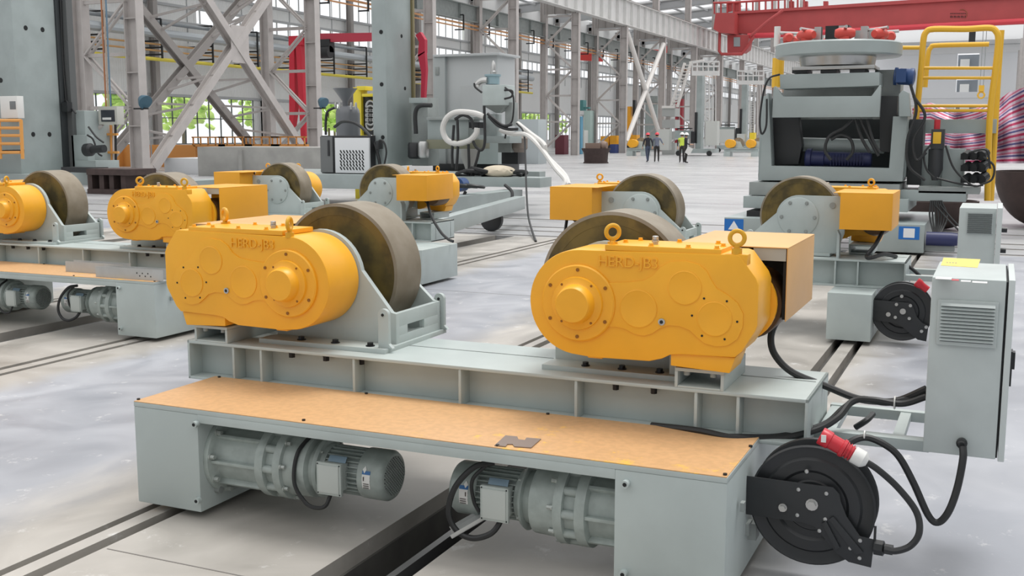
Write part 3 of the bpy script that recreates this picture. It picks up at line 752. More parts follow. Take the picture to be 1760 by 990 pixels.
# travelling carriages
zf = .42
b = bm_(); bx(b, -3.46, -2.8, Yp, 17.6, .03, zf); c1 = obj('carriage', b, MAN, PO, bev=.006)
b = bm_(); a = ony(1505, 436, Yp); c = ony(1587, 436, Yp); bx(b, a.x-.35, c.x, Yp, 17.6, .03, .40); c2 = obj('carriage', b, MAN, PO, bev=.006)
def sign(par, px0, px1, py0, py1, Y, tri):
    a = ony(px0, py1, Y); c = ony(px1, py0, Y); b = bm_(); bx(b, a.x, c.x, Y-.004, Y, a.z, c.z); s = obj('blue_sign', b, BSG, par)
    w_, h_ = c.x-a.x, c.z-a.z; mx = (a.x+c.x)/2
    b = bm_()
    if tri: prism(b, [(mx-w_*.3, a.z+h_*.14), (mx+w_*.3, a.z+h_*.14), (mx, c.z-h_*.14)], Y-.007, Y-.003)
    else: bx(b, mx-w_*.27, mx+w_*.27, Y-.007, Y-.003, a.z+h_*.14, c.z-h_*.14)
    obj('sign_symbol', b, mat('sign_white', (236, 238, 240), .5), s)
sign(c1, 1245, 1278, 377, 397, Yp, True); sign(c2, 1544, 1581, 390, 411, Yp, False)
# lower frames
pbx(PO, 'base_frame', MAN, 1277, 1560, 340, 361, 15.4, 1.7); pbx(PO, 'base_frame', GRD, 1287, 1545, 315, 338, 15.5, 1.5)
pbx(PO, 'outrigger', MAN, 1545, 1660, 328, 346, 15.6, 1.0)
b = bm_(); a = ony(1283, 375, 15.3); bx(b, a.x, a.x+.5, 15.3, 15.9, .42, .5); obj('carriage_plate', b, BLK, PO)
# body: U shaped housing, open to the viewer
Yb = 15.6
def poly(par, nm, m_, pts, Y, d, bev=.004):
    b = bm_(); prism(b, [(lambda q: (q.x, q.z))(ony(px, py, Y)) for px, py in pts], Y, Y+d); return obj(nm, b, m_, par, bev=bev)
poly(PO, 'housing', MAN, ((1303, 310), (1318, 160), (1321, 160), (1326, 285), (1528, 289), (1535, 200), (1560, 200), (1551, 312)), Yb, .25)
poly(PO, 'housing', MAN, ((1303, 310), (1551, 312), (1552, 300), (1303, 298)), Yb+.25, 1.0)
pbx(PO, 'housing_side', MAN, 1303, 1314, 165, 305, Yb+.25, 1.1); pbx(PO, 'housing_side', MAN, 1540, 1556, 195, 305, Yb+.25, 1.1)
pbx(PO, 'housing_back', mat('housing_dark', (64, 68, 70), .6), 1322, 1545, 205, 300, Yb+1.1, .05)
DG = mat('gear_dark', (52, 54, 56), .5)
poly(PO, 'tilt_gear', DG, ((1320, 170), (1350, 168), (1372, 200), (1378, 250), (1372, 282), (1328, 284)), Yb+.3, .2)
poly(PO, 'tilt_gear', DG, ((1512, 165), (1543, 165), (1540, 225), (1530, 262), (1512, 260)), Yb+.3, .2)
b = bm_(); p0, p1 = ony(1376, 248, Yb+.6), ony(1520, 252, Yb+.6); cyl(b, p0, p1, .10, 20); obj('tilt_shaft', b, MAN, PO)
NB = mat('navy_motor', (44, 50, 92), .45)
b = bm_(); p0, p1 = ony(1385, 273, Yb+.4), ony(1425, 274, Yb+.4); lathe(b, [(.13, 0), (.15, .02), (.15, .08), (.12, .09), (.12, .26), (.10, .27), (.10, .34)], p0, p1, 24); lathe(b, [(.11, 0), (.11, .55), (.09, .58)], ony(1425, 274, Yb+.4), ony(1500, 276, Yb+.4), 20); obj('tilt_motor', b, NB, PO)
b = bm_()
for k in range(12): q = ony(1430+k*5, 274, Yb+.4); bar(b, (q.x, q.y-.125, q.z-.08), (q.x, q.y-.125, q.z+.08), .008, .02)
obj('motor_fins', b, NB, PO)
# tilting frame in front
Yt = 15.35
poly(PO, 'tilt_frame', MAN, ((1327, 202), (1329, 152), (1332, 148), (1344, 163), (1347, 166), (1498, 165), (1512, 146), (1514, 146), (1511, 201)), Yt, .12)
poly(PO, 'tilt_frame', MAN, ((1341, 153), (1340, 128), (1511, 124), (1511, 147), (1495, 148)), Yt+.1, .5)
pbx(PO, 'tilt_frame_back', GRD, 1345, 1510, 148, 205, Yt+.9, .08)
b = bm_(); 
for px in (1376, 1425, 1475): q = ony(px, 121, Yt+.3); bx(b, q.x-.10, q.x+.10, Yt+.2, Yt+.7, q.z-.04, q.z+.04)
multi('bearing_block', b, DG, PO)
pbx(PO, 'bearing_plate', STL, 1362, 1503, 113, 119, Yt+.15, .7)
# turntable
tc0 = ony(1440, 97, 16.0); cx, cy, cz = tc0.x, 16.0, tc0.z
b = bm_(); Rt = (ony(1548, 90, 16.0).x-ony(1332, 90, 16.0).x)/2
lathe(b, [(.45, 0), (.50, .01), (.52, .13), (.48, .14)], (cx, cy, cz-.15), (cx, cy, cz), 40); obj('slewing_ring', b, STL, PO)
b = bm_(); lathe(b, [(Rt*.97, 0), (Rt, .02), (Rt, .17), (Rt-.02, .19), (Rt-.05, .19), (Rt-.06, .175)], (cx, cy, cz-.02), (cx, cy, cz+1), 72); tt = obj('turntable', b, MAN, PO)
zt = cz+.155
RDP = mat('chuck_red', (206, 72, 62), .4)
for k in range(8):
    a = 2*pi*k/8+.25; u = Vector((cos(a), sin(a), 0)); t_ = Vector((-sin(a), cos(a), 0)); p = Vector((cx, cy, zt))+u*Rt*.80
    b = bm_(); lathe(b, [(.05, 0), (.075, .05), (.075, .2), (.05, .26)], p+Vector((0,0,.10))-t_*.13, p+Vector((0,0,.10))+t_*.13, 14); bar(b, p, p+Vector((0,0,.06)), .12)
    obj('clamp_head', b, RDP, tt)
    b = bm_(); bar(b, p-u*.25+Vector((0,0,-.005)), p-u*.25+Vector((0,0,.22)), .09, .14); cyl(b, p-u*.28+Vector((0,0,.16)), p+u*.12+Vector((0,0,.18)), .022, 8)
    obj('clamp_arm', b, STL, tt)
for px in (1432, 1452):
    b = bm_(); q = ony(px, 78, 16.0); bx(b, q.x-.10, q.x+.06, 15.9, 16.15, zt-.01, zt+.26); obj('centre_block', b, BLK, tt)
# blue motor at the side, bearing, hoses
b = bm_(); p0, p1 = ony(1536, 131, 15.9), ony(1560, 133, 15.9); lathe(b, [(.07, 0), (.12, .01), (.12, .05), (.10, .06), (.11, .08), (.11, .2), (.12, .22), (.12, .26), (.06, .28)], p0, p1+Vector((.1,0,0)), 20); q = (p0+p1)/2; bx(b, q.x-.05, q.x+.08, 15.76, 15.82, q.z-.08, q.z+.10); obj('swing_motor', b, mat('motor_blue', (44, 74, 122), .4), PO)
pbx(PO, 'side_bracket', GRD, 1500, 1545, 120, 205, Yt+.7, .5)
poly(PO, 'bearing_housing', MAN, ((1545, 200), (1545, 162), (1552, 155), (1562, 160), (1565, 200)), Yb-.1, .2)
pbx(PO, 'side_panel', DG, 1558, 1582, 205, 318, Yb+.4, .5)
for pts in (((1465, 206), (1450, 220), (1425, 235), (1418, 258), (1428, 275)), ((1428, 240), (1445, 232), (1462, 240), (1466, 260), (1455, 275)), ((1470, 205), (1480, 235), (1495, 262)), ((1478, 205), (1495, 240), (1510, 268)), ((1490, 205), (1500, 240), (1512, 262))):
    cab(PO, [(x_, y_, 15.5) for x_, y_ in pts], .022, 'hose')
cab(PO, ((1340, 128, 15.4), (1322, 135, 15.3), (1312, 160, 15.3), (1306, 205, 15.3), (1309, 230, 15.3), (1317, 215, 15.3), (1318, 170, 15.3)), .014, 'hose')
for pts in (((1565, 145), (1575, 190), (1560, 240), (1562, 285), (1590, 310)), ((1570, 165), (1590, 200), (1570, 240), (1575, 275), (1592, 262))):
    cab(PO, [(x_, y_, 15.5) for x_, y_ in pts], .02, 'hose')
b = bm_(); q = ony(1336, 58, 15.9); cyl(b, (q.x, 15.9, zt), (q.x, 15.9, q.z+.1), .045, 12); obj('signal_lamp', b, WHT, tt)
# hydraulic unit beside it
HU = thing('hydraulic_unit', 'grey hydraulic power unit with dark filter canister and hoses beside the yellow ladder', 'hydraulic unit', (-.7, 15.8, .48))
pbx(HU, 'unit_base', GRD, 1578, 1684, 322, 333, 15.6, .8); pbx(HU, 'oil_tank', MAN, 1618, 1655, 256, 322, 15.9, .5); pbx(HU, 'frame_panel', MAN, 1580, 1628, 250, 322, 16.1, .2)
pbx(HU, 'filter_canister', DG, 1599, 1622, 222, 256, 15.6, .2); pbx(HU, 'warning_plate', mat('plate_yellow', (226, 178, 44), .5), 1603, 1617, 227, 247, 15.59, .01)
b = bm_(); p0 = ony(1609, 256, 15.7); p1 = ony(1607, 305, 15.7); lathe(b, [(.095, 0), (.095, .28), (.05, .38), (.04, .42)], p0, p1, 18); obj('oil_separator', b, DG, HU)
b = bm_()
for k in range(9):
    q = ony(1658+(k % 3)*14, 268+(k//3)*20, 15.7); r_ = .05+.01*(k % 3); cyl(b, (q.x, 15.65, q.z), (q.x+.05, 15.75, q.z+.04), r_, 10); bx(b, q.x-.05, q.x+.07, 15.7, 15.85, q.z-.05, q.z+.03)
obj('valve_block', b, BLK, HU)
for pts in (((1600, 248), (1588, 265), (1592, 290), (1605, 305)), ((1625, 250), (1640, 290), (1670, 318), (1690, 318)), ((1690, 270), (1708, 285), (1705, 308), (1685, 318)), ((1665, 262), (1695, 258), (1702, 290)), ((1610, 306), (1650, 316), (1680, 320))):
    cab(HU, [(x_, y_, 15.55) for x_, y_ in pts], .014, 'hose')
b = bm_(); q = ony(1611, 212, 15.7); cyl(b, (q.x, 15.7, q.z-.08), (q.x, 15.7, q.z+.05), .04, 10); obj('red_cap', b, RED, HU)
# floor level blue motor and cable tangle under it
FM = thing('travel_motor', 'dark blue travel motor with loose cables low on the floor right of the positioner', 'motor', (-.55, 15.5, .1))
b = bm_(); lathe(b, [(.09, 0), (.09, .3), (.08, .38)], ony(1592, 410, 15.1), ony(1650, 412, 15.1), 18); obj('motor_body', b, NB, FM)
pbx(FM, 'motor_stand', GRD, 1590, 1640, 420, 432, 15.1, .2)
for k in range(7): cab(FM, ((1600+k*3, 345, 15.6), (1598+k*5, 372, 15.5), (1605+k*2, 402, 15.2)), .012, 'motor_lead')
for k in range(2): cab(FM, ((1605+k*9, 350, 15.6), (1630+k*8, 378, 15.3), (1652, 400-k*8, 15.1)), .012, 'motor_lead')

# ---- yellow ladder platform -----------------------------------------------------------------
LD = thing('platform_ladder', 'tall yellow tubular guard rail platform standing right of the welding positioner', 'ladder', (-.6, 16.6, 0))
def ptube(par, nm, m_, pts, r, Y=None, smooth=True, n=6, seg=10):
    b = bm_(); P = [ony(p[0], p[1], p[2] if len(p) > 2 else Y) for p in pts]; tube(b, P, r, seg, n, smooth=smooth); return obj(nm, b, m_, par)
Yl = 16.3
ptube(LD, 'rail_hoop', YRL, ((1574, 210), (1583, 120), (1587, 70), (1592, 55), (1606, 50), (1660, 50), (1700, 48), (1712, 54), (1716, 70), (1711, 120), (1701, 205), (1697, 345)), .042, Yl, n=4)
ptube(LD, 'rail_hoop', YRL, ((1590, 150, 17.3), (1595, 95, 17.3), (1600, 82, 17.3), (1612, 78, 17.3), (1700, 76, 17.3)), .035, n=4)
ptube(LD, 'ladder_post', YRL, ((1721, 52), (1716, 120), (1703, 345)), .042, 16.9, smooth=False)
ptube(LD, 'ladder_post', YRL, ((1550, 82, 16.9), (1585, 82, 16.9)), .03, smooth=False)
ptube(LD, 'ladder_post', YRL, ((1338, 100, 17.2), (1336, 150, 17.2)), .09, smooth=False)
for y_ in (117, 134, 182, 190): ptube(LD, 'cross_rail', YRL, ((1586-(y_-110)*.12, y_), (1711-(y_-110)*.1, y_)), .022, Yl, smooth=False)
pbx(LD, 'platform_deck', MAN, 1573, 1712, 205, 229, Yl+.1, .7); pbx(LD, 'deck_bracket', GRD, 1555, 1575, 210, 226, Yl+.1, .4)

# ---- brown dished vessel ends ---------------------------------------------------------------
def bowl(label, c, R, H, t=.03):
    b = bm_(); n = 14
    prof = [(R*sin(pi/2*i/n)+.001, H-H*cos(pi/2*i/n)) for i in range(n+1)]
    lathe(b, prof+[(R-t, H)]+[(max(.001, r-t*.9), h+t) for r, h in prof[::-1][1:]], c, c+Vector((0,0,1)), 56)
    return single('dished_head', b, BRN, label, 'vessel end')
q = onz(1790, 376, 0); q = ony(1795, 372, 20.0)
b_r = (ony(1795, 300, 20).x-ony(1709, 300, 20).x)
bowl('large dark brown dished vessel end standing at the right edge beyond the cabinets', Vector((ony(1795, 300, 20).x, 20.6, 0)), b_r, .95)
bowl('dark brown dished vessel end lying low behind the cabinet with black door knobs', Vector((ony(1612, 345, 19).x, 19.4, 0)), .62, .48)

# ---- striped tarpaulin -----------------------------------------------------------------------
def tarp_mat():
    m = bpy.data.materials.new('striped_tarp'); m.use_nodes = True; n = m.node_tree; bs = n.nodes['Principled BSDF']; L = n.links.new
    g = n.nodes.new('ShaderNodeTexCoord'); s = n.nodes.new('ShaderNodeSeparateXYZ'); L(g.outputs['UV'], s.inputs[0])
    nz = n.nodes.new('ShaderNodeTexNoise'); nz.inputs['Scale'].default_value = 3; L(g.outputs['UV'], nz.inputs[0])
    ad = n.nodes.new('ShaderNodeMath'); ad.operation = 'MULTIPLY_ADD'; L(nz.outputs[0], ad.inputs[0]); ad.inputs[1].default_value = .012; L(s.outputs['Y'], ad.inputs[2])
    mu = n.nodes.new('ShaderNodeMath'); mu.operation = 'MULTIPLY'; L(ad.outputs[0], mu.inputs[0]); mu.inputs[1].default_value = 6.5
    fr = n.nodes.new('ShaderNodeMath'); fr.operation = 'FRACT'; L(mu.outputs[0], fr.inputs[0])
    r = n.nodes.new('ShaderNodeValToRGB'); r.color_ramp.interpolation = 'CONSTANT'; e = r.color_ramp.elements
    e[0].color = lin((232, 218, 228)); e[1].position = .22; e[1].color = lin((206, 70, 110))
    for p_, c_ in ((.42, (236, 222, 230)), (.6, (96, 104, 158)), (.75, (232, 218, 228)), (.86, (222, 130, 156))): k = e.new(p_); k.color = lin(c_)
    L(fr.outputs[0], r.inputs[0]); L(r.outputs[0], bs.inputs['Base Color']); bs.inputs['Roughness'].default_value = .45
    return m
Yw = 30.0
b = bm_(); uv = b.loops.layers.uv.new('UVMap')
top = ((1568, 185), (1600, 176), (1640, 192), (1680, 185), (1712, 175), (1735, 158), (1762, 150), (1800, 140), (1880, 150)); N = 60; MZ = 10
grid = []
def tl(px):
    for a, c in zip(top, top[1:]):
        if a[0] <= px <= c[0]: return a[1]+(c[1]-a[1])*(px-a[0])/(c[0]-a[0])
    return top[-1][1]
for i in range(N+1):
    px = 1568+(1880-1568)*i/N; row = []
    for j in range(MZ+1):
        py = 281+(tl(px)-281)*j/MZ; q = ony(px, py, Yw+.5*sin(i*.9)*(1-j/MZ*.6)+.25*sin(i*.37+j)); q.z = max(q.z, .02); row.append(b.verts.new(q))
    grid.append(row)
for i in range(N):
    for j in range(MZ):
        f = b.faces.new((grid[i][j], grid[i+1][j], grid[i+1][j+1], grid[i][j+1]))
        for lp, (a, c) in zip(f.loops, ((i, j), (i+1, j), (i+1, j+1), (i, j+1))): lp[uv].uv = (a/N*3, c/MZ*(1+.12*sin(a*.11)))
r0 = [b.verts.new(v.co+Vector((.3, 3.0, -.4))) for v in [g[MZ] for g in grid]]
for i in range(N):
    f = b.faces.new((grid[i][MZ], grid[i+1][MZ], r0[i+1], r0[i]))
    for lp in f.loops: lp[uv].uv = (0, 1.0)
single('striped_tarpaulin', b, tarp_mat(), 'pink, white and blue striped tarpaulin draped over a tall load behind the yellow guard rail', 'tarpaulin')
# ================================================================== the hall
XR, XL = -30.8, -33.5                                               # front and rear legs of the column row
YS = [33.1+12*k for k in range(-1, 16)]
def column_leg(par, x, y, h, w=.62, d=.42, m_=COLM, pl=True):
    b = bm_(); hbar(b, (x, y, 0), (x, y, h), d, w, .035, roll=(1, 0, 0))
    if pl:
        for z in [1.9+2.05*k for k in range(int(h/2.05))]: bx(b, x-w/2+.03, x+w/2-.03, y-d/2+.01, y+d/2-.01, z, z+.04)
    return obj('column_leg', b, m_, par)
for k, y in enumerate(YS):
    c = bpy.data.objects.new('building_column', None); COL.objects.link(c); c.location = ((XR+XL)/2, y, 0); c['kind'] = 'structure'
    far = k > 6
    column_leg(c, XR, y, 11.05, pl=not far); column_leg(c, XL, y, 9.6 if False else 12.5, w=.5, m_=COLM, pl=False)
    if k < 10:
        b = bm_(); z = 0.6; s = 0
        while z < 10.4:
            x0, x1 = (XR-.25, XL+.25) if s else (XL+.25, XR-.25)
            for dy in (-.14, .14): bar(b, (x0, y+dy, z), (x1, y+dy, z+2.0), .12, .07)
            z += 2.05; s = 1-s
            bar(b, (XR-.25, y, z-.02), (XL+.25, y, z-.02), .14, .14, roll=(0, 0, 1.0))
        obj('lacing', b, COLM, c)
        b = bm_(); bx(b, XL, XR, y-.03, y+.03, 11.0, 13.1)
        for q in (.33, .66): bx(b, XL+(XR-XL)*q-.03, XL+(XR-XL)*q+.03, y-.2, y+.2, 11.0, 13.1)
        obj('diaphragm', b, COLD, c)
    b = bm_(); hbar(b, (XR-.75, y, 13.0), (XR-.75, y, 24), .5, .6, .03, roll=(1, 0, 0)); obj('upper_column', b, COLM, c)
# crane runway girder on the front legs
def girder(nm, x, y0, y1, z0, z1, w, m_, st=1.5, t=.05):
    b = bm_(); bx(b, x-w/2, x+w/2, y0, y1, z0, z0+t); bx(b, x-w/2, x+w/2, y0, y1, z1-t, z1); bx(b, x-.02, x+.02, y0, y1, z0+t, z1-t)
    y = y0+.3
    while y < y1 and st: bx(b, x-w/2+.04, x+w/2-.04, y-.02, y+.02, z0+t, z1-t); y += st
    return struct(nm, b, m_)
girder('runway_beam', XR+.15, 18, 300, 11.1, 13.25, .62, LGT, st=2)
girder('runway_beam', XL-.1, 18, 260, 9.25, 10.35, .5, GRD, st=6)
b = bm_(); bx(b, XR+.1, XR+.2, 18, 300, 13.25, 13.4); struct('trim_5', b, mat('rail_steel', (0,0,0)))
b = bm_(); bx(b, XL+.02, XL+.10, 22, 200, 8.95, 9.06); bx(b, XL+.02, XL+.08, 22, 200, 8.72, 8.8); struct('trim_6', b, mat('conductor_orange', (196, 140, 90), .5))
for k in range(26):
    y = 26+k*4.0
    b = bm_(); bar(b, (XL+.2, y, 9.5), (XL+.45, y, 9.5), .08); bar(b, (XL+.45, y, 9.5), (XL+.45, y, 8.5), .08); bar(b, (XL-.2, y, 8.55), (XL+.45, y, 8.55), .08)
    o = struct('rail_hanger', b, BLK)
# X bracing between the columns
def brace(x, p0, p1, w, lat=True, nm='cross_brace', m_=COLM):
    b = bm_(); hbar(b, (x, p0[0], p0[1]), (x, p1[0], p1[1]), .34, w, .03, roll=(1, 0, 0)); return struct(nm, b, m_)
y1, y2 = 33.1, 45.1
brace(XR, (y1+.6, .25), (y2-.3, 10.9), .42); brace(XR+.031, (y2-.5, .25), (y1+.3, 10.9), .42)
brace(XL, (y1+.6, .25), (y2-.3, 9.2), .36, m_=COLD); brace(XL+.031, (y2-.5, .25), (y1+.3, 9.2), .36, m_=COLD)
b = bm_(); bx(b, XR+.16, XR+.20, 38.7, 39.9, 4.7, 6.3); struct('gusset_plate', b, COLM)
for f in (.12, .24, .36, .64, .76, .88):
    for (a0, a1, c0, c1) in (((y1+.6, .25), (y2-.3, 10.9), (y1+.6, .25), (y2-.3, 9.2)), ((y2-.5, .25), (y1+.3, 10.9), (y2-.5, .25), (y1+.3, 9.2))):
        p = (XR, a0[0]+(a1[0]-a0[0])*f, a0[1]+(a1[1]-a0[1])*f); q = (XL, c0[0]+(c1[0]-c0[0])*(f+.06), c0[1]+(c1[1]-c0[1])*(f+.06)); q2 = (XL, c0[0]+(c1[0]-c0[0])*f, c0[1]+(c1[1]-c0[1])*f)
        b = bm_(); bar(b, p, q, .09); struct('brace_strut', b, COLM)
        b = bm_(); bar(b, p, q2, .09); struct('brace_strut', b, COLM)
TUB = mat('tube_white', (226, 222, 218), .45)
for (xx, ya, za, yb, zb) in ((XR+.2, 93.3, 10.6, 104.4, 1.2), (XR+.2, 104.6, 10.4, 93.4, 1.0)):
    b = bm_(); cyl(b, (xx, ya, za), (xx, yb, zb), .22, 10); struct('tube_brace', b, TUB)

# ---- left wall: windows, cladding, strip windows -------------------------------------------------
XW = -52.0
CLAD = mat('cladding', (228, 229, 228), .5)
n = CLAD.node_tree; g = n.nodes.new('ShaderNodeNewGeometry'); wv = n.nodes.new('ShaderNodeTexWave'); wv.bands_direction = 'Y'; wv.inputs['Scale'].default_value = 1.6
n.links.new(g.outputs['Position'], wv.inputs[0]); bp = n.nodes.new('ShaderNodeBump'); bp.inputs['Strength'].default_value = .5; bp.inputs['Distance'].default_value = .03
n.links.new(wv.outputs[1], bp.inputs['Height']); n.links.new(bp.outputs[0], n.nodes['Principled BSDF'].inputs['Normal'])
GIR = mat('girt_grey', (176, 178, 180), .55)
GLASS = bpy.data.materials.new('window_glass'); GLASS.use_nodes = True; n = GLASS.node_tree
for q in list(n.nodes): n.nodes.remove(q)
o_ = n.nodes.new('ShaderNodeOutputMaterial'); mi = n.nodes.new('ShaderNodeMixShader'); tr = n.nodes.new('ShaderNodeBsdfTransparent'); gl_ = n.nodes.new('ShaderNodeBsdfGlossy'); gl_.inputs['Roughness'].default_value = .1
mi.inputs[0].default_value = .08; n.links.new(tr.outputs[0], mi.inputs[1]); n.links.new(gl_.outputs[0], mi.inputs[2]); n.links.new(mi.outputs[0], o_.inputs[0])
WY0, WY1 = 28.0, 300.0
bands = [(0, .95), (4.25, 9.35), (10.35, 11.35), (14.0, 17.0)]
b = bm_(); bx(b, XW-.25, XW, WY0, 62, 9.35, 10.35)
for z0, z1 in bands: bx(b, XW-.25, XW, WY0, WY1, z0, z1)
for Y in range(0, 23):                                              # solid piers between window groups
    y = 33.1+12*Y; bx(b, XW-.25, XW, y-.9, y+.9, .95, 4.25)
bx(b, XW-.25, XW, 69, 76, .95, 4.25)
for Y in range(0, 12): bx(b, XW-.25, XW, 92+12*Y, 97.5+12*Y, 11.35, 14.0)
struct('wall_left', b, CLAD)
b = bm_()
for z in (4.25, 9.2, 10.3, 11.3, 14.0): bx(b, XW, XW+.12, WY0, WY1, z-.06, z+.12)
for k in range(46): y = 31+6*k; bx(b, XW+.0, XW+.06, y, y+.04, 7.9, 14.0)
struct('trim_7', b, GIR)
b = bm_()
for k in range(23): y = 33.1+12*k; hbar(b, (XW+.5, y, 0), (XW+.5, y, 16), .4, .5, .03, roll=(1, 0, 0))
for g_ in clusters(b):
    pass
multi_cols = multi('wall_column', b, COLD)
for o in multi_cols: o['kind'] = 'structure'
MUL = mat('mullion_dark', (86, 92, 92), .5)
wn = 0
for k in range(0, 21):
    y0, y1_ = 33.1+12*k+.9-0, 45.1+12*k-.9
    if 66 < y0 < 80: continue
    wn += 1; w_ = bpy.data.objects.new('window_%d' % wn, None); COL.objects.link(w_); w_.location = (XW-.1, (y0+y1_)/2, .95); w_['kind'] = 'structure'
    b = bm_(); nx = 8
    for i in range(nx+1): y = y0+(y1_-y0)*i/nx; bx(b, XW-.16, XW-.08, y-.03, y+.03, .95, 4.25)
    for z in (.98, 2.75, 4.2): bx(b, XW-.16, XW-.08, y0, y1_, z-.03, z+.03)
    obj('window_frame', b, MUL, w_)
    b = bm_(); bx(b, XW-.125, XW-.115, y0, y1_, .95, 4.25); obj('glass', b, GLASS, w_)
for (z0, z1) in ((9.35, 10.35), (11.35, 14.0)):
    wn += 1; w_ = bpy.data.objects.new('window_%d' % wn, None); COL.objects.link(w_); w_.location = (XW-.1, 120, z0); w_['kind'] = 'structure'
    b = bm_(); y = WY0
    while y < 250: bx(b, XW-.16, XW-.08, y-.04, y+.04, z0, z1); y += 1.5
    obj('window_frame', b, GIR, w_)
    b = bm_(); bx(b, XW-.125, XW-.115, WY0, WY1, z0, z1); obj('glass', b, GLASS, w_)
# roof over the side aisle and the far end of the main bay
ROOF = mat('roof_panel', (226, 226, 226), .6)
b = bm_(); b2 = bm_(); y = WY0
while y < 296:
    prism(b, [(XW-.25, 16.6), (XR-.9, 18.2), (XR-.9, 18.4), (XW-.25, 16.8)], y, y+2.5); prism(b2, [(XW-.25, 16.68), (XR-.9, 18.28), (XR-.9, 18.30), (XW-.25, 16.70)], y+2.5, y+6); y += 6
struct('ceiling', b, ROOF); struct('window_30', b2, GLASS)  # glass strips added in the roof to brighten the dark aisle
b = bm_()
for k in range(14): y = 33.1+12*k; hbar(b, (XW, y, 15.9), (XR-.9, y, 17.5), .4, .9, .03)
for o in multi('roof_rafter', b, GIR): o['kind'] = 'structure'
b = bm_()
for k in range(7): x = XW+2.5+k*2.8; bx(b, x, x+.15, WY0, 230, 16.3+k*.22, 16.5+k*.22)
for o in multi('roof_purlin', b, GIR): o['kind'] = 'structure'
# far end wall with stacked square windows, and the right hand wall
b = bm_(); YE = 300.0; WE = mat('end_wall_white', (224, 225, 227), .6)
def W3(px, py): return ony(px, py, YE)
holes = [(1646, 1683, 92, 116), (1645, 1682, 136, 158), (1645, 1682, 180, 190)]
bx(b, -60, W3(1646, 100).x, YE, YE+.5, 0, 60); bx(b, W3(1683, 100).x, 40, YE, YE+.5, 0, 60)
zs = [60]+[W3(1660, v_).z for h in holes for v_ in (h[2], h[3])]+[0]
for k in range(0, len(zs), 2): bx(b, W3(1646, 100).x, W3(1683, 100).x, YE, YE+.5, zs[k+1], zs[k])
struct('wall_back', b, WE)
for h in holes:
    wn += 1; a, c = W3(h[0], h[3]), W3(h[1], h[2]); b = bm_(); bx(b, W3(1646, 100).x, W3(1683, 100).x, YE+3, YE+3.1, a.z, c.z)
    w_ = struct('window_%d' % wn, b, mat('opening_grey', (128, 134, 140), .7))
    b = bm_(); bx(b, a.x+(c.x-a.x)*.1, a.x+(c.x-a.x)*.55, YE+2, YE+2.9, a.z, c.z-(c.z-a.z)*.35); obj('window_frame', b, WHT, w_)
b = bm_()
for py_ in (72, 80): q = W3(1600, py_); bx(b, W3(1180, py_).x, 30, YE-1.2, YE-1.1, q.z-.12, q.z+.12)
q0, q1 = W3(1600, 81).z, W3(1600, 70).z
for k in range(24): x = W3(1480, 75).x+k*2.6; bx(b, x, x+.15, YE-1.2, YE-1.1, q0, q1)
for py_ in (170, 182): q = W3(1600, py_); bx(b, W3(1180, py_).x, 30, YE-1.2, YE-1.1, q.z-.06, q.z+.06)
struct('trim_8', b, GIR)
b = bm_()
for k in range(5): y = 150+k*36; hbar(b, (3.0+0, y, 0), (3.0, y, 22), .5, .7, .04, roll=(1, 0, 0))
for o in multi('wall_column', b, COLM): o['kind'] = 'structure'
b = bm_(); bx(b, -60, 40, 299.5, 300.4, 22, 60); bx(b, XR-.9, 8, 285, 300, 24, 24.3); struct('ceiling', b, ROOF)

NEARW = mat('near_wall', (176, 178, 178), .7)
b = bm_(); bx(b, 16, 16.3, -14, 300, 0, 13); struct('wall_right', b, NEARW)
b = bm_(); bx(b, -52, 16, -14.3, -14, 0, 13); struct('wall_front', b, NEARW)
b = bm_(); bx(b, -52.25, -52, -14.3, WY0, 0, 13); struct('wall_left', b, CLAD)
# ---- pipe rack along the left wall -----------------------------------------------------------------
XP = -50.2
def longpipe(nm, z, r, m_, label, y0=34, y1=118, x=XP):
    b = bm_(); cyl(b, (x, y0, z), (x, y1, z), r, 10); return single(nm, b, m_, label, 'pipe')
longpipe('gas_pipe', 6.45, .12, mat('pipe_yellow', (236, 218, 80), .4), 'long yellow pipe, lowest of the pipes along the left wall')
longpipe('copper_pipe', 7.0, .06, mat('pipe_orange', (206, 160, 104), .4), 'thin orange pipe running just above the long yellow pipe')
longpipe('copper_pipe', 7.4, .06, mat('pipe_orange', (0,0,0)), 'upper thin orange pipe under the big grey duct of the left wall')
longpipe('air_duct', 8.1, .30, mat('duct_grey', (188, 194, 198), .4, metal=.3), 'thick light grey duct running along the left wall above the pipes')
longpipe('water_pipe', 8.8, .12, mat('pipe_grey', (140, 146, 150), .4), 'thin dark grey pipe above the thick duct on the left wall')
for k in range(17):
    y = 36+5.0*k; b = bm_()
    bar(b, (XP+.35, y, 6.5), (XP+.35, y, 9.0), .1)
    for z in (6.75, 7.2, 7.62, 9.0): bar(b, (XW, y, z), (XP+.35, y, z), .1)
    o = single('pipe_bracket', b, BLK, 'black wall bracket carrying the yellow pipe, orange pipes and duct', 'bracket', 'pipe brackets on the left wall')

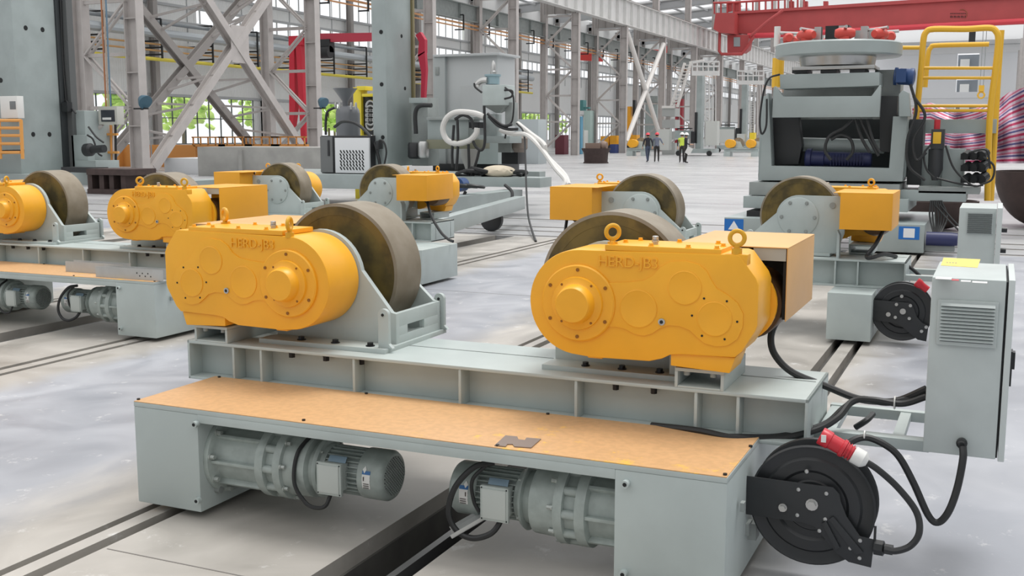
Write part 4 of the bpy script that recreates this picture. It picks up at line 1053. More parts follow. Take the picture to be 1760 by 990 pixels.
# ---- trees outside the windows -----------------------------------------------------------------------
LEAF = mat('leaf_green', (214, 238, 140), .8, scale=1.5, col2=(182, 220, 110))
TRK = mat('bark', (120, 108, 90), .8)
for k in range(22):
    y = 36+k*5.6+random.uniform(-1, 1); x = XW-9-random.uniform(0, 4); t = thing('broadleaf_tree', 'bright green leafy tree standing outside the left wall windows', 'tree', (x, y, 0), 'trees outside the windows')
    b = bm_()
    for j in range(90):
        a = random.uniform(0, 2*pi); rr = random.uniform(0, 2.4); zz = random.uniform(2.2, 6.2); p = Vector((x+rr*cos(a), y+rr*sin(a), zz)); s = random.uniform(.25, .6)
        M_ = Matrix.Translation(p) @ Matrix.Rotation(random.uniform(0, 3), 4, Vector((random.random(), random.random(), random.random()+.1)).normalized())
        bmesh.ops.create_icosphere(b, subdivisions=1, radius=s, matrix=M_ @ Matrix.Diagonal((1, .8, .5, 1)))
    obj('foliage', b, LEAF, t)
    b = bm_(); tube(b, [(x, y, 0), (x+.1, y, 1.6), (x-.1, y+.2, 3.8)], .13, 6, 3); obj('trunk', b, TRK, t)
b = bm_(); bx(b, -110, XW-.3, 10, 160, -.3, -.05); struct('ground', b, mat('outside_ground', (214, 218, 208), .9))

# ---- red overhead crane -----------------------------------------------------------------------------
YC = 118.0
CR = thing('bridge_crane', 'red overhead bridge crane spanning the main bay at the upper right', 'bridge crane', (-12, YC, 13.4))
def wb(par, nm, m_, pts, Y, d, bev=0): return poly(par, nm, m_, pts, Y, d, bev)
wb(CR, 'main_girder', CRR, ((1258, 56), (1312, 61), (1800, 38), (1800, -12), (1262, 23)), YC, 1.2)
wb(CR, 'main_girder', CRR, ((1262, 20), (1800, -16), (1800, -8), (1262, 24)), YC-.4, 2.4)
ptube(CR, 'cable_pipe', mat('crane_red_bright', (206, 60, 72), .45), ((1285, 62), (1340, 60), (1800, 34)), .28, YC-.6, smooth=False)
wb(CR, 'end_carriage', CRR, ((1226, 50), (1230, 22), (1262, 22), (1262, 58), (1236, 56)), YC-2.2, 6)
wb(CR, 'driver_cabin', CRR, ((1250, 60), (1288, 60), (1284, 84), (1276, 90), (1250, 90)), YC-1.0, 2.0)
wb(CR, 'cabin_window', mat('cabin_glass', (150, 156, 158), .2), ((1261, 64), (1272, 64), (1272, 80), (1261, 80)), YC-1.08, .06)
for pts in (((1237, 56), (1236, 88), (1240, 93), (1275, 93), (1284, 82), (1296, 62)), ((1290, 62), (1318, 38), (1345, 18))):
    ptube(CR, 'guard_rail', CRR, pts, .16, YC-1.4, smooth=False)
for pts in (((1226, 5), (1262, 4), (1800, -30)),): ptube(CR, 'guard_rail', CRR, pts, .12, YC+.2, smooth=False)
for k in range(15): ptube(CR, 'rail_post', CRR, ((1228+k*11, 4-k*.6), (1228+k*11, 24-k*.6)), .10, YC+.2, smooth=False, seg=6)
for px in (1250, 1262, 1356, 1380, 1415): wb(CR, 'walkway_box', CRR, ((px, 20), (px, 2), (px+8, 2), (px+8, 18)), YC+.4, .5)
LTM = mat('letter_brown', (104, 44, 44), .6)
b = bm_(); random.seed(3)
for i in range(9):
    for j, (yy, hh) in enumerate(((23.5, 1.8), (29, 3.0))):
        q = ony(1633+i*3.1, yy, YC); u = 1.0*YC/1860
        bx(b, q.x, q.x+(.09 if i % 2 else .13), YC-.03, YC, q.z-hh*u*.5, q.z+hh*u*.5)
        if (i+j) % 2: bx(b, q.x, q.x+.19, YC-.03, YC, q.z+hh*u*.3, q.z+hh*u*.5)
obj('maker_lettering', b, LTM, CR)
b = bm_(); tube(b, [ony(x_, y_, YC-.02) for x_, y_ in ((1650, 17), (1656, 16.5), (1661, 20), (1662, 25), (1660, 30))], .05, 6); obj('maker_emblem', b, mat('emblem_brown', (150, 80, 60), .6), CR)

# far red cranes in the side aisle
def far_beam(label, pts, Y, d=1.0, m_=JIB):
    b = bm_(); prism(b, [(lambda q: (q.x, q.z))(ony(px, py, Y)) for px, py in pts], Y, Y+d); return single('crane_beam', b, m_, label, 'crane beam')
FR_ = mat('crane_red_far', (226, 70, 66), .5)
far_beam('short bright red crane beam seen between the third and fourth columns from right of the hopper', ((993, 89), (1030, 92), (1030, 105), (993, 103)), 96, m_=FR_)
far_beam('bright red crane beam high up right of the white cross tubes', ((1139, 78), (1152, 80), (1152, 92), (1106, 90), (1106, 84), (1139, 86)), 128, m_=FR_)
# ---- red jib crane --------------------------------------------------------------------------------------
J = thing('jib_crane', 'red jib crane with twin raked mast and long boom behind the second pair of columns', 'jib crane', (-33, 50, 0))
YJ = 52.0
wb(J, 'mast_leg', JIB, ((497, 75), (505, 75), (507, 185), (500, 240), (497, 240)), YJ, .4)
wb(J, 'mast_leg', JIB, ((508, 75), (517, 75), (526, 255), (518, 258)), YJ, .4)
wb(J, 'mast_head', JIB, ((496, 62), (521, 61), (521, 77), (496, 78)), YJ-.1, .6)
wb(J, 'boom', mat('boom_red', (196, 62, 82), .5), ((520, 58), (650, 56), (650, 70), (520, 73)), YJ, .35)
b = bm_(); q = ony(560, 74, YJ); bx(b, q.x-.4, q.x+.3, YJ-.1, YJ+.4, q.z-.5, q.z+.2); lathe(b, [(.35, 0), (.35, .6)], (q.x-.3, YJ, q.z-.5), (q.x+.4, YJ, q.z-.5), 12); obj('hoist', b, BLK, J)
wb(J, 'mast_foot', BRN, ((518, 288), (520, 250), (532, 240), (532, 288)), YJ-.3, .8)
J2 = thing('articulated_arm', 'slim dark red articulated arm hanging beside the tall grey manipulator column', 'crane arm', (-11.7, 21, 3.2))
Y2 = 21.0
AR = mat('arm_red', (188, 46, 70), .5)
wb(J2, 'arm_link', AR, ((714, 60), (722, 55), (730, 68), (730, 90), (718, 98), (720, 72)), Y2, .12)
wb(J2, 'arm_link', AR, ((718, 95), (730, 88), (732, 120), (729, 175), (723, 175), (724, 125)), Y2, .10)
# ---- wall fans on columns ---------------------------------------------------------------------------------
FAN = mat('fan_teal', (70, 104, 122), .45)
for i, (px, py, Y, lb) in enumerate(((247, 173, 32.6, 'small teal fan mounted on the nearest front column'), (554, 175, 44.6, 'small teal fan mounted on the second front column, above the chiller'))):
    q = ony(px, py, Y); t = thing('column_fan', lb, 'fan', q)
    b = bm_(); d = Vector((.75, -.2, -.45)).normalized(); lathe(b, [(.10, 0), (.16, .05), (.26, .25), (.28, .34), (.24, .34)], q-d*.2, q+d, 20); obj('fan_drum', b, FAN, t)
    b = bm_(); bar(b, q+Vector((-.1, .0, -.35)), q+Vector((-.1, 0, -.1)), .08); bar(b, q+Vector((-.5, .0, -.3)), q+Vector((.2, 0, -.3)), .06); obj('fan_bracket', b, BLK, t)

# ================================================================== left manipulator and its neighbours
YM = 24.0
LM = thing('manipulator_column', 'huge grey green machine column at the left edge with bolt holes and dark guide rail', 'machine column', (-26.5, 25, 0))
a = ony(28, 150, YM); xr = a.x
b = bm_(); bx(b, xr-2.0, xr, YM, YM+1.62, .35, 9); obj('column_body', b, MAN, LM, bev=.02)
b = bm_(); bx(b, xr-.25, xr+.05, YM+1.62, YM+1.85, .35, 9); obj('guide_rail', b, mat('guide_dark', (72, 76, 78), .4, metal=.5), LM)
b = bm_(); bx(b, xr-.2, xr+.25, YM+1.85, YM+2.1, .5, 9); obj('rack_guard', b, mat('guard_dark', (92, 94, 94), .5), LM)
b = bm_()
for px, py in ((44, 48), (73, 51), (57, 231), (85, 231), (1, 138)):
    q = onx(px, py, xr); cyl(b, (xr-.01, q.y, q.z), (xr+.006, q.y, q.z), .075, 14)
q = ony(24, 150, YM); 
multi('bolt_hole', b, DARK, LM)
b = bm_(); bx(b, xr-2.4, xr+.6, YM-.3, YM+2.4, 0, .4); obj('column_base', b, MAN, LM)
def facebox(nm, m_, px0, px1, py0, py1, Y, d, label, cat, group=None, bev=.004):
    a = ony(px0, py1, Y); c = ony(px1, py1, Y); e = ony((px0+px1)/2, py0, Y); f = ony((px0+px1)/2, py1, Y)
    b = bm_(); bx(b, a.x, c.x, Y, Y+d, 0 if f.z < .5 else f.z, e.z); return single(nm, b, m_, label, cat, group, bev=bev)
AC = thing('cooling_unit', 'small white wall cooling unit fixed to the huge left machine column', 'air conditioner', ony(18, 203, YM-.2))
pbx(AC, 'unit_case', WHT, 2, 31, 165, 203, YM-.25, .24); pbx(AC, 'unit_panel', mat('panel_grey', (120, 124, 126), .5), 17, 27, 174, 188, YM-.26, .02)
OL = thing('orange_guard_rail', 'orange tubular guard rail low at the left edge before the huge column', 'railing', ony(15, 272, YM-.6))
OR_ = mat('rail_orange', (226, 160, 84), .45)
for y_ in (207, 220, 233, 247, 262): ptube(OL, 'rail', OR_, ((-40, y_), (36, y_)), .045, YM-.6, smooth=False)
for x_ in (-2, 36): ptube(OL, 'rail_post', OR_, ((x_, 206), (x_+3, 273)), .05, YM-.6, smooth=False)
wb(OL, 'toe_board', BLK, ((-40, 259), (40, 257), (40, 264), (-40, 266)), YM-.5, .04)
# cross carriage
CB = thing('machine_head', 'grey cast machine head with dark spindle next to the huge left column', 'machine head', (-22.6, 26, 0))
pbx(CB, 'head_body', MAN, 101, 150, 190, 288, 26.0, 1.2, bev=.03); pbx(CB, 'head_window', DG, 131, 142, 243, 273, 25.9, .12); pbx(CB, 'head_ledge', MAN, 131, 165, 276, 292, 25.8, 1.0)
pbx(CB, 'head_shoulder', MAN, 125, 152, 232, 290, 25.85, .3, bev=.02)
b = bm_(); lathe(b, [(.12, 0), (.2, .05), (.2, .25), (.12, .3), (.12, .8)], ony(146, 258, 25.5), ony(172, 256, 25.5), 16); obj('spindle', b, BLK, CB)
for pts in (((104, 0), (108, 100), (114, 175)), ((108, 168), (118, 178), (130, 195)), ((152, 218), (165, 235), (178, 245)), ((150, 232), (160, 240), (168, 262), (175, 268))):
    cab(CB, [(x_, y_, 25.8) for x_, y_ in pts], .03, 'cable')
b = bm_(); q = ony(115, 184, 25.7); bx(b, q.x-.12, q.x+.12, 25.6, 25.8, q.z-.15, q.z+.15); obj('sensor_block', b, BLK, CB)
CS = thing('control_pendant', 'grey control screen box on a bent arm in front of the nearest rear column', 'control screen', ony(186, 215, 26.5))
pbx(CS, 'pendant_case', mat('case_beige', (190, 190, 182), .5), 170, 202, 183, 214, 26.5, .3); pbx(CS, 'pendant_screen', mat('screen_dark', (54, 58, 64), .25), 174, 197, 189, 209, 26.48, .03)
pbx(CS, 'key_row', WHT, 176, 191, 202, 206, 26.47, .012)
ptube(CS, 'pendant_arm', COLM, ((176, 214), (168, 222), (150, 227)), .06, 26.6, smooth=False)
PR = thing('pipe_riser', 'bundle of orange and white vertical pipes with clamps below the control screen', 'pipes', ony(192, 290, 27))
for i, (x_, m_) in enumerate(((182, OR_), (187, mat('pipe_white', (214, 206, 200), .5)), (191, OR_), (195, mat('pipe_white', (0,0,0))), (198, BLK))):
    ptube(PR, 'riser_pipe', m_, ((x_, 215 if i < 4 else 205), (x_+1, 292)), .045, 27.0+.03*i, smooth=False)
pbx(PR, 'pipe_clamp', OR_, 178, 200, 229, 233, 26.9, .1); pbx(PR, 'pipe_clamp', OR_, 178, 202, 260, 264, 26.9, .1)
pbx(PR, 'cable_box', mat('box_purple_grey', (96, 92, 108), .6), 171, 181, 238, 262, 27.1, .3)
VP_ = thing('vertical_pipes', 'orange brown and blue pipes rising behind the nearest rear column', 'pipes', ony(185, 180, 31.0))
for x_, m_ in ((176, mat('pipe_rust', (178, 120, 84), .5)), (180, mat('pipe_pale', (196, 176, 160), .5)), (184, mat('pipe_teal', (104, 130, 150), .5))):
    ptube(VP_, 'pipe', m_, ((x_-3, -20), (x_+7, 200), (x_+11, 290)), .032, 31.8, smooth=False)
# dark steel stand on the floor
ST = thing('steel_stand', 'dark brown iron stand with thick top plate on the floor behind the left rotator', 'steel stand', ony(180, 318, 22.5))
b = bm_(); q0, q1 = ony(148, 290, 22.0), ony(222, 290, 22.0); zt_ = q0.z
bx(b, q0.x, q1.x, 22.0, 23.0, zt_-.16, zt_); obj('stand_top', b, BRN, ST)
b = bm_(); bx(b, ony(105, 290, 22.3).x, q0.x, 22.3, 22.8, zt_-.12, zt_+.02); obj('stand_arm', b, BLK, ST)
for px in (150, 170, 187, 207):
    b = bm_(); x_ = ony(px, 300, 22.1).x; bx(b, x_, x_+.16, 22.1, 22.9, .12, zt_-.16); obj('stand_leg', b, BRN, ST)
b = bm_(); bx(b, q0.x, q1.x-.1, 22.0, 23.0, 0.0, .13); obj('stand_base', b, BRN, ST)
# concrete block and things behind it
o = facebox('concrete_block', CON, 341, 552, 253, 302, 33.6, 3.0, 'long low grey concrete block standing behind the left rotators', 'concrete block')
b = bm_(); q = ony(412, 260, 33.5); bx(b, q.x-.08, q.x+.08, 33.5, 33.6, 0, 1.0); single('block_bracket', b, CON, 'narrow upright concrete rib on the front of the long grey block', 'rib')
facebox('paper_stack', mat('sheet_white', (222, 224, 226), .5), 283, 341, 272, 300, 34.6, 2, 'white covered pallet load left of the long concrete block', 'pallet load')
WOD = mat('beam_orange', (206, 140, 70), .6)
for i, (p0_, p1_, yy, lb) in enumerate(((150, 205, 247, 'orange beam far left behind the pipes and control screen'), (200, 240, 246, 'orange beam lying between the first two left columns'), (262, 342, 250, 'longest orange beam left of the concrete block'))):
    facebox('orange_beam', WOD, p0_, p1_, 249, 272, 42.0+i*.3, .8, lb, 'steel beam')
RS = thing('long_railing', 'long orange brown railing seen above the grey concrete block', 'railing', ony(420, 290, 42))
for i in range(4):
    q = ony(358+i*46, 250, 42); b = bm_(); bx(b, q.x-1.0, q.x+1.0, 42, 42.2, q.z-.05, q.z+.06)
    for k in range(5): bx(b, q.x-.95+k*.45, q.x-.9+k*.45, 42, 42.06, q.z, q.z+.4)
    bx(b, q.x-1.0, q.x+1.0, 42, 42.06, q.z+.36, q.z+.42); bx(b, q.x-.9, q.x-.8, 42, 42.2, 0, q.z)
    obj('rail_section', b, WOD, RS)

# ================================================================== centre manipulator
CM = thing('column_manipulator', 'tall grey column and boom welding manipulator on a wheeled platform, centre of the hall', 'manipulator', (-11.0, 20, .35))
YQ = 20.0
a = ony(664, 150, YQ); xk = a.x
b = bm_(); bx(b, xk-.34, xk, YQ, YQ+1.08, .9, 9); obj('column_body', b, MAN, CM, bev=.02)
b = bm_(); bx(b, xk-.30, xk+.05, YQ+1.08, YQ+1.16, .9, 9); obj('guide_rail', b, mat('guide_brass', (140, 130, 96), .4, metal=.4), CM)
b = bm_()
for px, py in ((655, 55), (656, 145), (658, 236)): q = ony(px, py, YQ); cyl(b, (q.x, YQ-.006, q.z), (q.x, YQ+.01, q.z), .045, 12)
for px, py in ((696, 152), (690, 62)): q = onx(px, py, xk); cyl(b, (xk-.01, q.y, q.z), (xk+.006, q.y, q.z), .04, 12)
multi('bolt_hole', b, DARK, CM)
# platform beams and wheels
b = bm_(); p = ony(755, 352, 18.2); 
def slabz(par, nm, m_, pts, z0, z1):
    P_ = [onz(px, py, z1) for px, py in pts]; b = bm_(); prism(b, [(v.x, v.y) for v in P_], z0, z1, axis='z'); return obj(nm, b, m_, par, bev=.004)
b = bm_(); A_, B_ = onz(745, 377, .50), onz(894, 337, .50); M_, L_ = frame(A_, B_); bx(b, -.09, .09, -.22, 0, 0, L_, M_); [setattr(v, 'co', v.co) for v in b.verts]; pl1 = obj('platform_beam', b, MAN, CM, bev=.008)
b = bm_(); bx(b, -15.6, -10.2, 19.4, 22.4, .44, .74); bx(b, -10.2, ony(928, 315, 19.4).x, 19.4, 20.0, .55, .74); obj('platform_deck', b, MAN, CM, bev=.008)
b = bm_(); bx(b, -11.2, -9.35, 22.4, 22.75, .55, .75); obj('platform_beam', b, MAN, CM)
b = bm_(); bx(b, -15.6, -15.2, 17.3, 22.4, .32, .62); bx(b, -8.9, -8.5, 15.6, 19.5, .25, .5); multi('cross_member', b, MAN, CM)
for wx, wy in ((ony(850, 370, 16.0).x-.05, 16.0), (-15.2, 17.52), (-8.6, 21.8), (-15.2, 21.8)):
    b = bm_(); lathe(b, [(.15, 0), (.19, .02), (.19, .1), (.15, .12)], (wx, wy-.06, .19), (wx, wy+1, .19), 28); obj('platform_wheel', b, BLK, CM)
    b = bm_(); bar(b, (wx, wy, .19), (wx, wy, .36), .11); obj('wheel_fork', b, GRD, CM)
# carriage
pbx(CM, 'boom_carriage', GRD, 708, 736, 168, 285, 20.6, .5); pbx(CM, 'carriage_cap', MAN, 703, 727, 168, 177, 20.4, .6)
b = bm_(); lathe(b, [(.13, 0), (.15, .04), (.15, .3), (.11, .34)], ony(713, 245, 20.3), ony(713, 275, 20.3), 16); obj('carriage_motor', b, BLK, CM)
b = bm_(); lathe(b, [(.10, 0), (.12, .04), (.12, .3), (.1, .34)], ony(728, 243, 20.2), ony(728, 272, 20.2), 16); obj('carriage_gearbox', b, STL, CM)
pbx(CM, 'boom', MAN, 735, 805, 205, 242, 20.3, .55); pbx(CM, 'boom_flange', GRD, 733, 815, 201, 206, 20.2, .75); pbx(CM, 'boom_flange', mat('flange_olive', (124, 124, 104), .5), 733, 815, 240, 256, 20.2, .75)
pbx(CM, 'boom_head', MAN, 833, 876, 234, 246, 20.0, .6)
ptube(CM, 'column_cable', BLC, ((715, 230), (714, 195), (722, 182), (742, 181)), .045, 20.2)
cab(CM, ((650, 262, 19.8), (652, 242, 19.8), (660, 245, 19.8), (664, 262, 19.8), (660, 285, 19.8)), .02, 'column_cable')
pbx(CM, 'valve_box', DG, 646, 654, 242, 256, 19.85, .1)
# electrical cabinet
EC = thing('electrical_cabinet', 'tall light grey electrical cabinet with indented front panel behind the boom', 'electrical cabinet', (-11.3, 23, .5))
pbx(EC, 'cabinet_body', mat('cabinet_neutral', (170, 176, 176), .45), 746, 766, 96, 288, 22.8, .4); pbx(EC, 'cabinet_body', mat('cabinet_light', (190, 194, 195), .4), 766, 855, 94, 288, 22.9, 1.0)
wb(EC, 'side_box', mat('cabinet_light', (0,0,0)), ((791, 148), (835, 145), (835, 212), (796, 212)), 22.5, .4)
pbx(EC, 'cabinet_vent', GRD, 748, 754, 115, 129, 22.78, .03); pbx(EC, 'lower_box', MAN, 800, 856, 232, 282, 22.3, .5); pbx(EC, 'plinth', BLK, 744, 856, 282, 296, 22.6, 1.2)
pbx(EC, 'roof_plate', mat('cabinet_light', (0,0,0)), 744, 858, 92, 96, 22.75, 1.2)
# flux hopper
FH = thing('flux_hopper', 'grey flux recovery hopper with cone bottom and glass bulb top on the boom end', 'flux hopper', ony(845, 200, 20))
def lz(par, nm, m_, px, Y, prof, seg=24):
    """lathe about a vertical axis; prof = (radius in m, image row)"""
    x_ = ony(px, 150, Y).x; b = bm_(); z0 = Z_(px, prof[0][1], Y)
    lathe(b, [(r, z0-Z_(px, v_, Y)) for r, v_ in prof], (x_, Y, z0), (x_, Y, z0-1), seg); return obj(nm, b, m_, par)
a = ony(829, 145, 20); c = ony(868, 145, 20); b = bm_(); bx(b, a.x, c.x, 20.0, 20.5, Z_(848, 181, 20), Z_(848, 146, 20)); obj('hopper_box', b, GRY, FH, bev=.01)
b = bm_(); xm = (a.x+c.x)/2; zt2, zb2 = Z_(848, 181, 20), Z_(848, 194, 20)
vs = [b.verts.new(p) for p in ((a.x, 20, zt2), (c.x, 20, zt2), (c.x, 20.5, zt2), (a.x, 20.5, zt2), (xm-.04, 20.2, zb2), (xm+.04, 20.2, zb2), (xm+.04, 20.3, zb2), (xm-.04, 20.3, zb2))]
for f in ((0,1,2,3), (7,6,5,4), (0,4,5,1), (1,5,6,2), (2,6,7,3), (3,7,4,0)): b.faces.new([vs[i] for i in f])
obj('hopper_cone', b, GRD, FH)
lz(FH, 'filter_drum', mat('drum_teal', (146, 170, 178), .4), 847, 20.25, ((.17, 128), (.17, 131), (.14, 132), (.14, 145)))
lz(FH, 'vacuum_bulb', STL, 848, 20.25, ((.01, 104), (.03, 107), (.045, 112), (.05, 122), (.06, 123), (.06, 128)), 14)
b = bm_(); tube(b, [ony(x_, y_, 20.1) for x_, y_ in ((838, 138), (828, 139), (820, 145), (822, 150))], .06, 10); obj('suction_elbow', b, STL, FH)
ptube(FH, 'sensor_cable', BLC, ((815, 143), (817, 150), (828, 159)), .02, 20.0)
ptube(FH, 'sensor_cable', BLC, ((867, 155), (880, 156), (879, 166), (867, 170)), .02, 20.0); ptube(FH, 'sensor_cable', BLC, ((868, 150), (882, 165), (881, 205), (872, 218), (868, 238)), .018, 20.0)
HO = thing('white_hose', 'loose loop of thick white suction hose in front of the manipulator boom', 'hose', ony(790, 250, 19.9))
ptube(HO, 'hose_body', mat('hose_white', (214, 212, 208), .5), ((832, 200), (812, 194), (785, 193), (768, 203), (761, 222), (768, 240), (784, 247), (806, 242), (818, 230), (820, 220)), .058, 19.7, n=6)
HP = thing('suction_pipe', 'pair of long white hoses sloping down to the floor right of the boom', 'hose', ony(970, 318, 19))
HW = mat('hose_white', (0,0,0))
for pts in (((860, 224, 20), (880, 230, 19.8), (905, 232, 19.4), (930, 255, 19), (955, 290, 18.6), (972, 310, 18.3), (968, 322, 18.2)), ((890, 212, 20), (910, 228, 19.6), (935, 248, 19), (940, 268, 19), (970, 300, 18.5), (978, 318, 18.2))):
    b = bm_(); tube(b, [ony(*p_) for p_ in pts], .045, 8, 6); obj('hose_body', b, HW, HP)
# torch head gear under the hopper
TG = thing('torch_carriage', 'cluster of torch slides, brackets and bundled black cables under the hopper', 'torch carriage', ony(850, 260, 20))
pbx(TG, 'slide_bracket', MAN, 832, 852, 196, 236, 20.3, .3); pbx(TG, 'slide_bracket', GRD, 868, 880, 176, 216, 20.2, .3); pbx(TG, 'torch_block', BLK, 806, 824, 210, 220, 19.9, .3)
pbx(TG, 'torch_slide', GRD, 856, 878, 236, 262, 20.6, .5); pbx(TG, 'swivel_motor', BLK, 862, 890, 256, 282, 20.9, .4)
lz(TG, 'wire_spool', mat('spool_brown', (130, 120, 112), .6), 893, 20.8, ((.12, 234), (.17, 238), (.17, 255), (.1, 262)), 16)
lz(TG, 'flux_funnel', mat('funnel_grey', (170, 170, 166), .5), 806, 20.1, ((.17, 256), (.17, 270), (.10, 286), (.05, 300)), 16)
for pts in (((832, 182), (833, 215), (833, 245), (828, 258), (818, 252), (812, 240)), ((780, 215), (778, 245), (777, 268), (778, 288)), ((786, 205), (787, 240), (786, 270), (784, 292)), ((782, 205), (796, 198), (810, 205), (814, 222)),
            ((840, 200), (855, 215), (872, 222), (890, 222)), ((805, 248), (806, 290), (803, 312)), ((824, 256), (818, 280), (805, 312), (790, 322)), ((838, 195), (850, 205), (866, 216), (880, 214))):
    cab(TG, [(x_, y_, 19.7) for x_, y_ in pts], .03, 'torch_cable')
cab(TG, ((888, 212, 19.7), (900, 228, 19.5), (903, 270, 19.0), (905, 330, 18.2), (908, 370, 17.2), (914, 395, 15.6), (921, 415, 14.6)), .018, 'hanging_cable')
WP = thing('cable_heap', 'heap of coiled black cables and tools with a cream rag on the manipulator platform', 'cable heap', ony(835, 322, 18.4))
for k in range(7):
    q = ony(800+k*13, 306+((k*7) % 9), 19.5); b = bm_(); torus(b, (q.x, 19.55+.04*k, .80+.02*(k % 3)), (.2*((k % 3)-1), .2, 1), .20+.03*(k % 3), .035, 20, 6); obj('cable_coil', b, BLC, WP)
b = bm_(); q = ony(850, 300, 19.4); bmesh.ops.create_icosphere(b, subdivisions=3, radius=.24, matrix=Matrix.Translation((q.x, 19.6, .85)) @ Matrix.Diagonal((1.5, .8, .5, 1)))
for v in b.verts: v.co += v.co.normalized()*.02*sin(v.co.x*40)*cos(v.co.z*50)
obj('cream_rag', b, mat('rag_cream', (220, 208, 186), .9), WP)
for k in range(5):
    b = bm_(); q = ony(795+k*12, 335+k % 3*4, 18.2); torus(b, (q.x, 17.55, .65), (.1, .1, 1), .16, .03, 18, 6); obj('cable_coil', b, BLC, WP)
b = bm_(); p0 = ony(786, 318, 18.0); cyl(b, p0, p0+Vector((.0, .25, .0)), .13, 16); cyl(b, p0+Vector((0, -.1, -.25)), p0+Vector((0, .1, -.4)), .09, 12); obj('blue_motor', b, mat('motor_blue', (0,0,0)), WP)
cab(WP, ((868, 318, 17.6), (880, 330, 17.5), (878, 345, 17.4), (868, 348, 17.4)), .03, 'cable'); cab(WP, ((800, 330, 17.5), (790, 350, 17.3), (776, 362, 17.2), (768, 365, 17.2)), .03, 'cable')

# chiller, tank, hoist
CL = thing('chiller_unit', 'black framed chiller with white perforated front panel left of the tall manipulator column', 'chiller', ony(600, 315, 19.8))
a, c = ony(577, 312, 19.8), ony(638, 312, 19.8); zt3, zb3 = Z_(607, 233, 19.8), .745; BK = mat('chiller_black', (46, 46, 48), .4)
b = bm_(); bx(b, a.x-.35, c.x, 19.8, 20.9, zb3, zt3); obj('chiller_case', b, BK, CL, bev=.01)
b = bm_(); bx(b, a.x-.36, a.x-.05, 19.78, 19.81, zb3+.02, zt3-.02); obj('side_cover', b, mat('chiller_grey', (112, 114, 114), .5), CL)
a, c = ony(577, 297, 19.75), ony(634, 237, 19.75); b = bm_(); bx(b, a.x, c.x, 19.74, 19.8, a.z, c.z); fp = obj('front_panel', b, mat('panel_white', (222, 224, 226), .4), CL, bev=.006)
b = bm_(); sx_, sz_ = (c.x-a.x), (c.z-a.z)
for i in range(8):
    for j in range(6):
        x_ = a.x+sx_*(.17+.092*i+.012*(j % 2)); z_ = a.z+sz_*(.13+.095*j); prism(b, [(x_-.026, z_+.034), (x_-.004, z_+.034), (x_+.028, z_-.02), (x_+.028, z_-.034), (x_+.006, z_-.034), (x_-.026, z_+.016)], 19.735, 19.742)
o = obj('ventilation_holes', b, DARK, fp); 
pbx(CL, 'gauge', BK, 563, 566, 241, 268, 19.76, .03)
FT = thing('pressure_tank', 'dark grey pressure tank with wide funnel on top standing behind the chiller', 'flux tank', ony(595, 235, 21.5))
TK = mat('tank_grey', (118, 120, 124), .35)
lz(FT, 'tank_body', TK, 597, 21.6, ((.12, 182), (.22, 184), (.27, 190), (.28, 196), (.28, 236), (.2, 250)), 28); lz(FT, 'funnel', TK, 593, 21.6, ((.29, 152), (.27, 153), (.07, 174), (.06, 184)), 28)
for px in (576, 583, 603, 611): lz(FT, 'tank_valve', STL, px, 21.4, ((.02, 176), (.03, 180), (.03, 188)), 8)
cab(FT, ((575, 185, 21.3), (563, 192, 21.2), (560, 210, 21.2), (560, 232, 21.2)), .03, 'tank_hose'); cab(FT, ((575, 218, 20.8), (590, 209, 20.6), (615, 214, 20.4), (640, 240, 20), (650, 268, 19.9), (653, 282, 19.9)), .035, 'tank_hose')
b = bm_(); x_ = ony(597, 240, 21.6).x; bx(b, x_-.2, x_+.2, 21.4, 21.8, .7, Z_(597, 245, 21.6)); obj('tank_stand', b, BK, FT)
YH = thing('yellow_hoist', 'bright yellow steel mast with dark coil fan unit behind the pressure tank', 'hoist', ony(620, 232, 23))
YY = mat('hoist_yellow', (236, 214, 60), .45)
pbx(YH, 'mast', YY, 611, 624, 150, 352, 23, .3); pbx(YH, 'mast_head', YY, 613, 628, 148, 155, 22.9, .5); pbx(YH, 'cross_arm', YY, 622, 643, 161, 166, 22.9, .3)
pbx(YH, 'winch_guard', BK, 625, 645, 165, 232, 23.1, .3)
for k in range(5): b = bm_(); q = ony(635, 182+k*8, 22.9); torus(b, (q.x, 22.95, q.z), (0, 1, 0), .12, .03, 16, 6); obj('coil', b, STL, YH)

# grey cupboard right of the boom
o = facebox('grey_cupboard', mat('cupboard_grey', (176, 184, 186), .5), 885, 925, 205, 275, 55.0, 1.2, 'pale grey steel cupboard on the floor right of the welding head', 'cupboard')
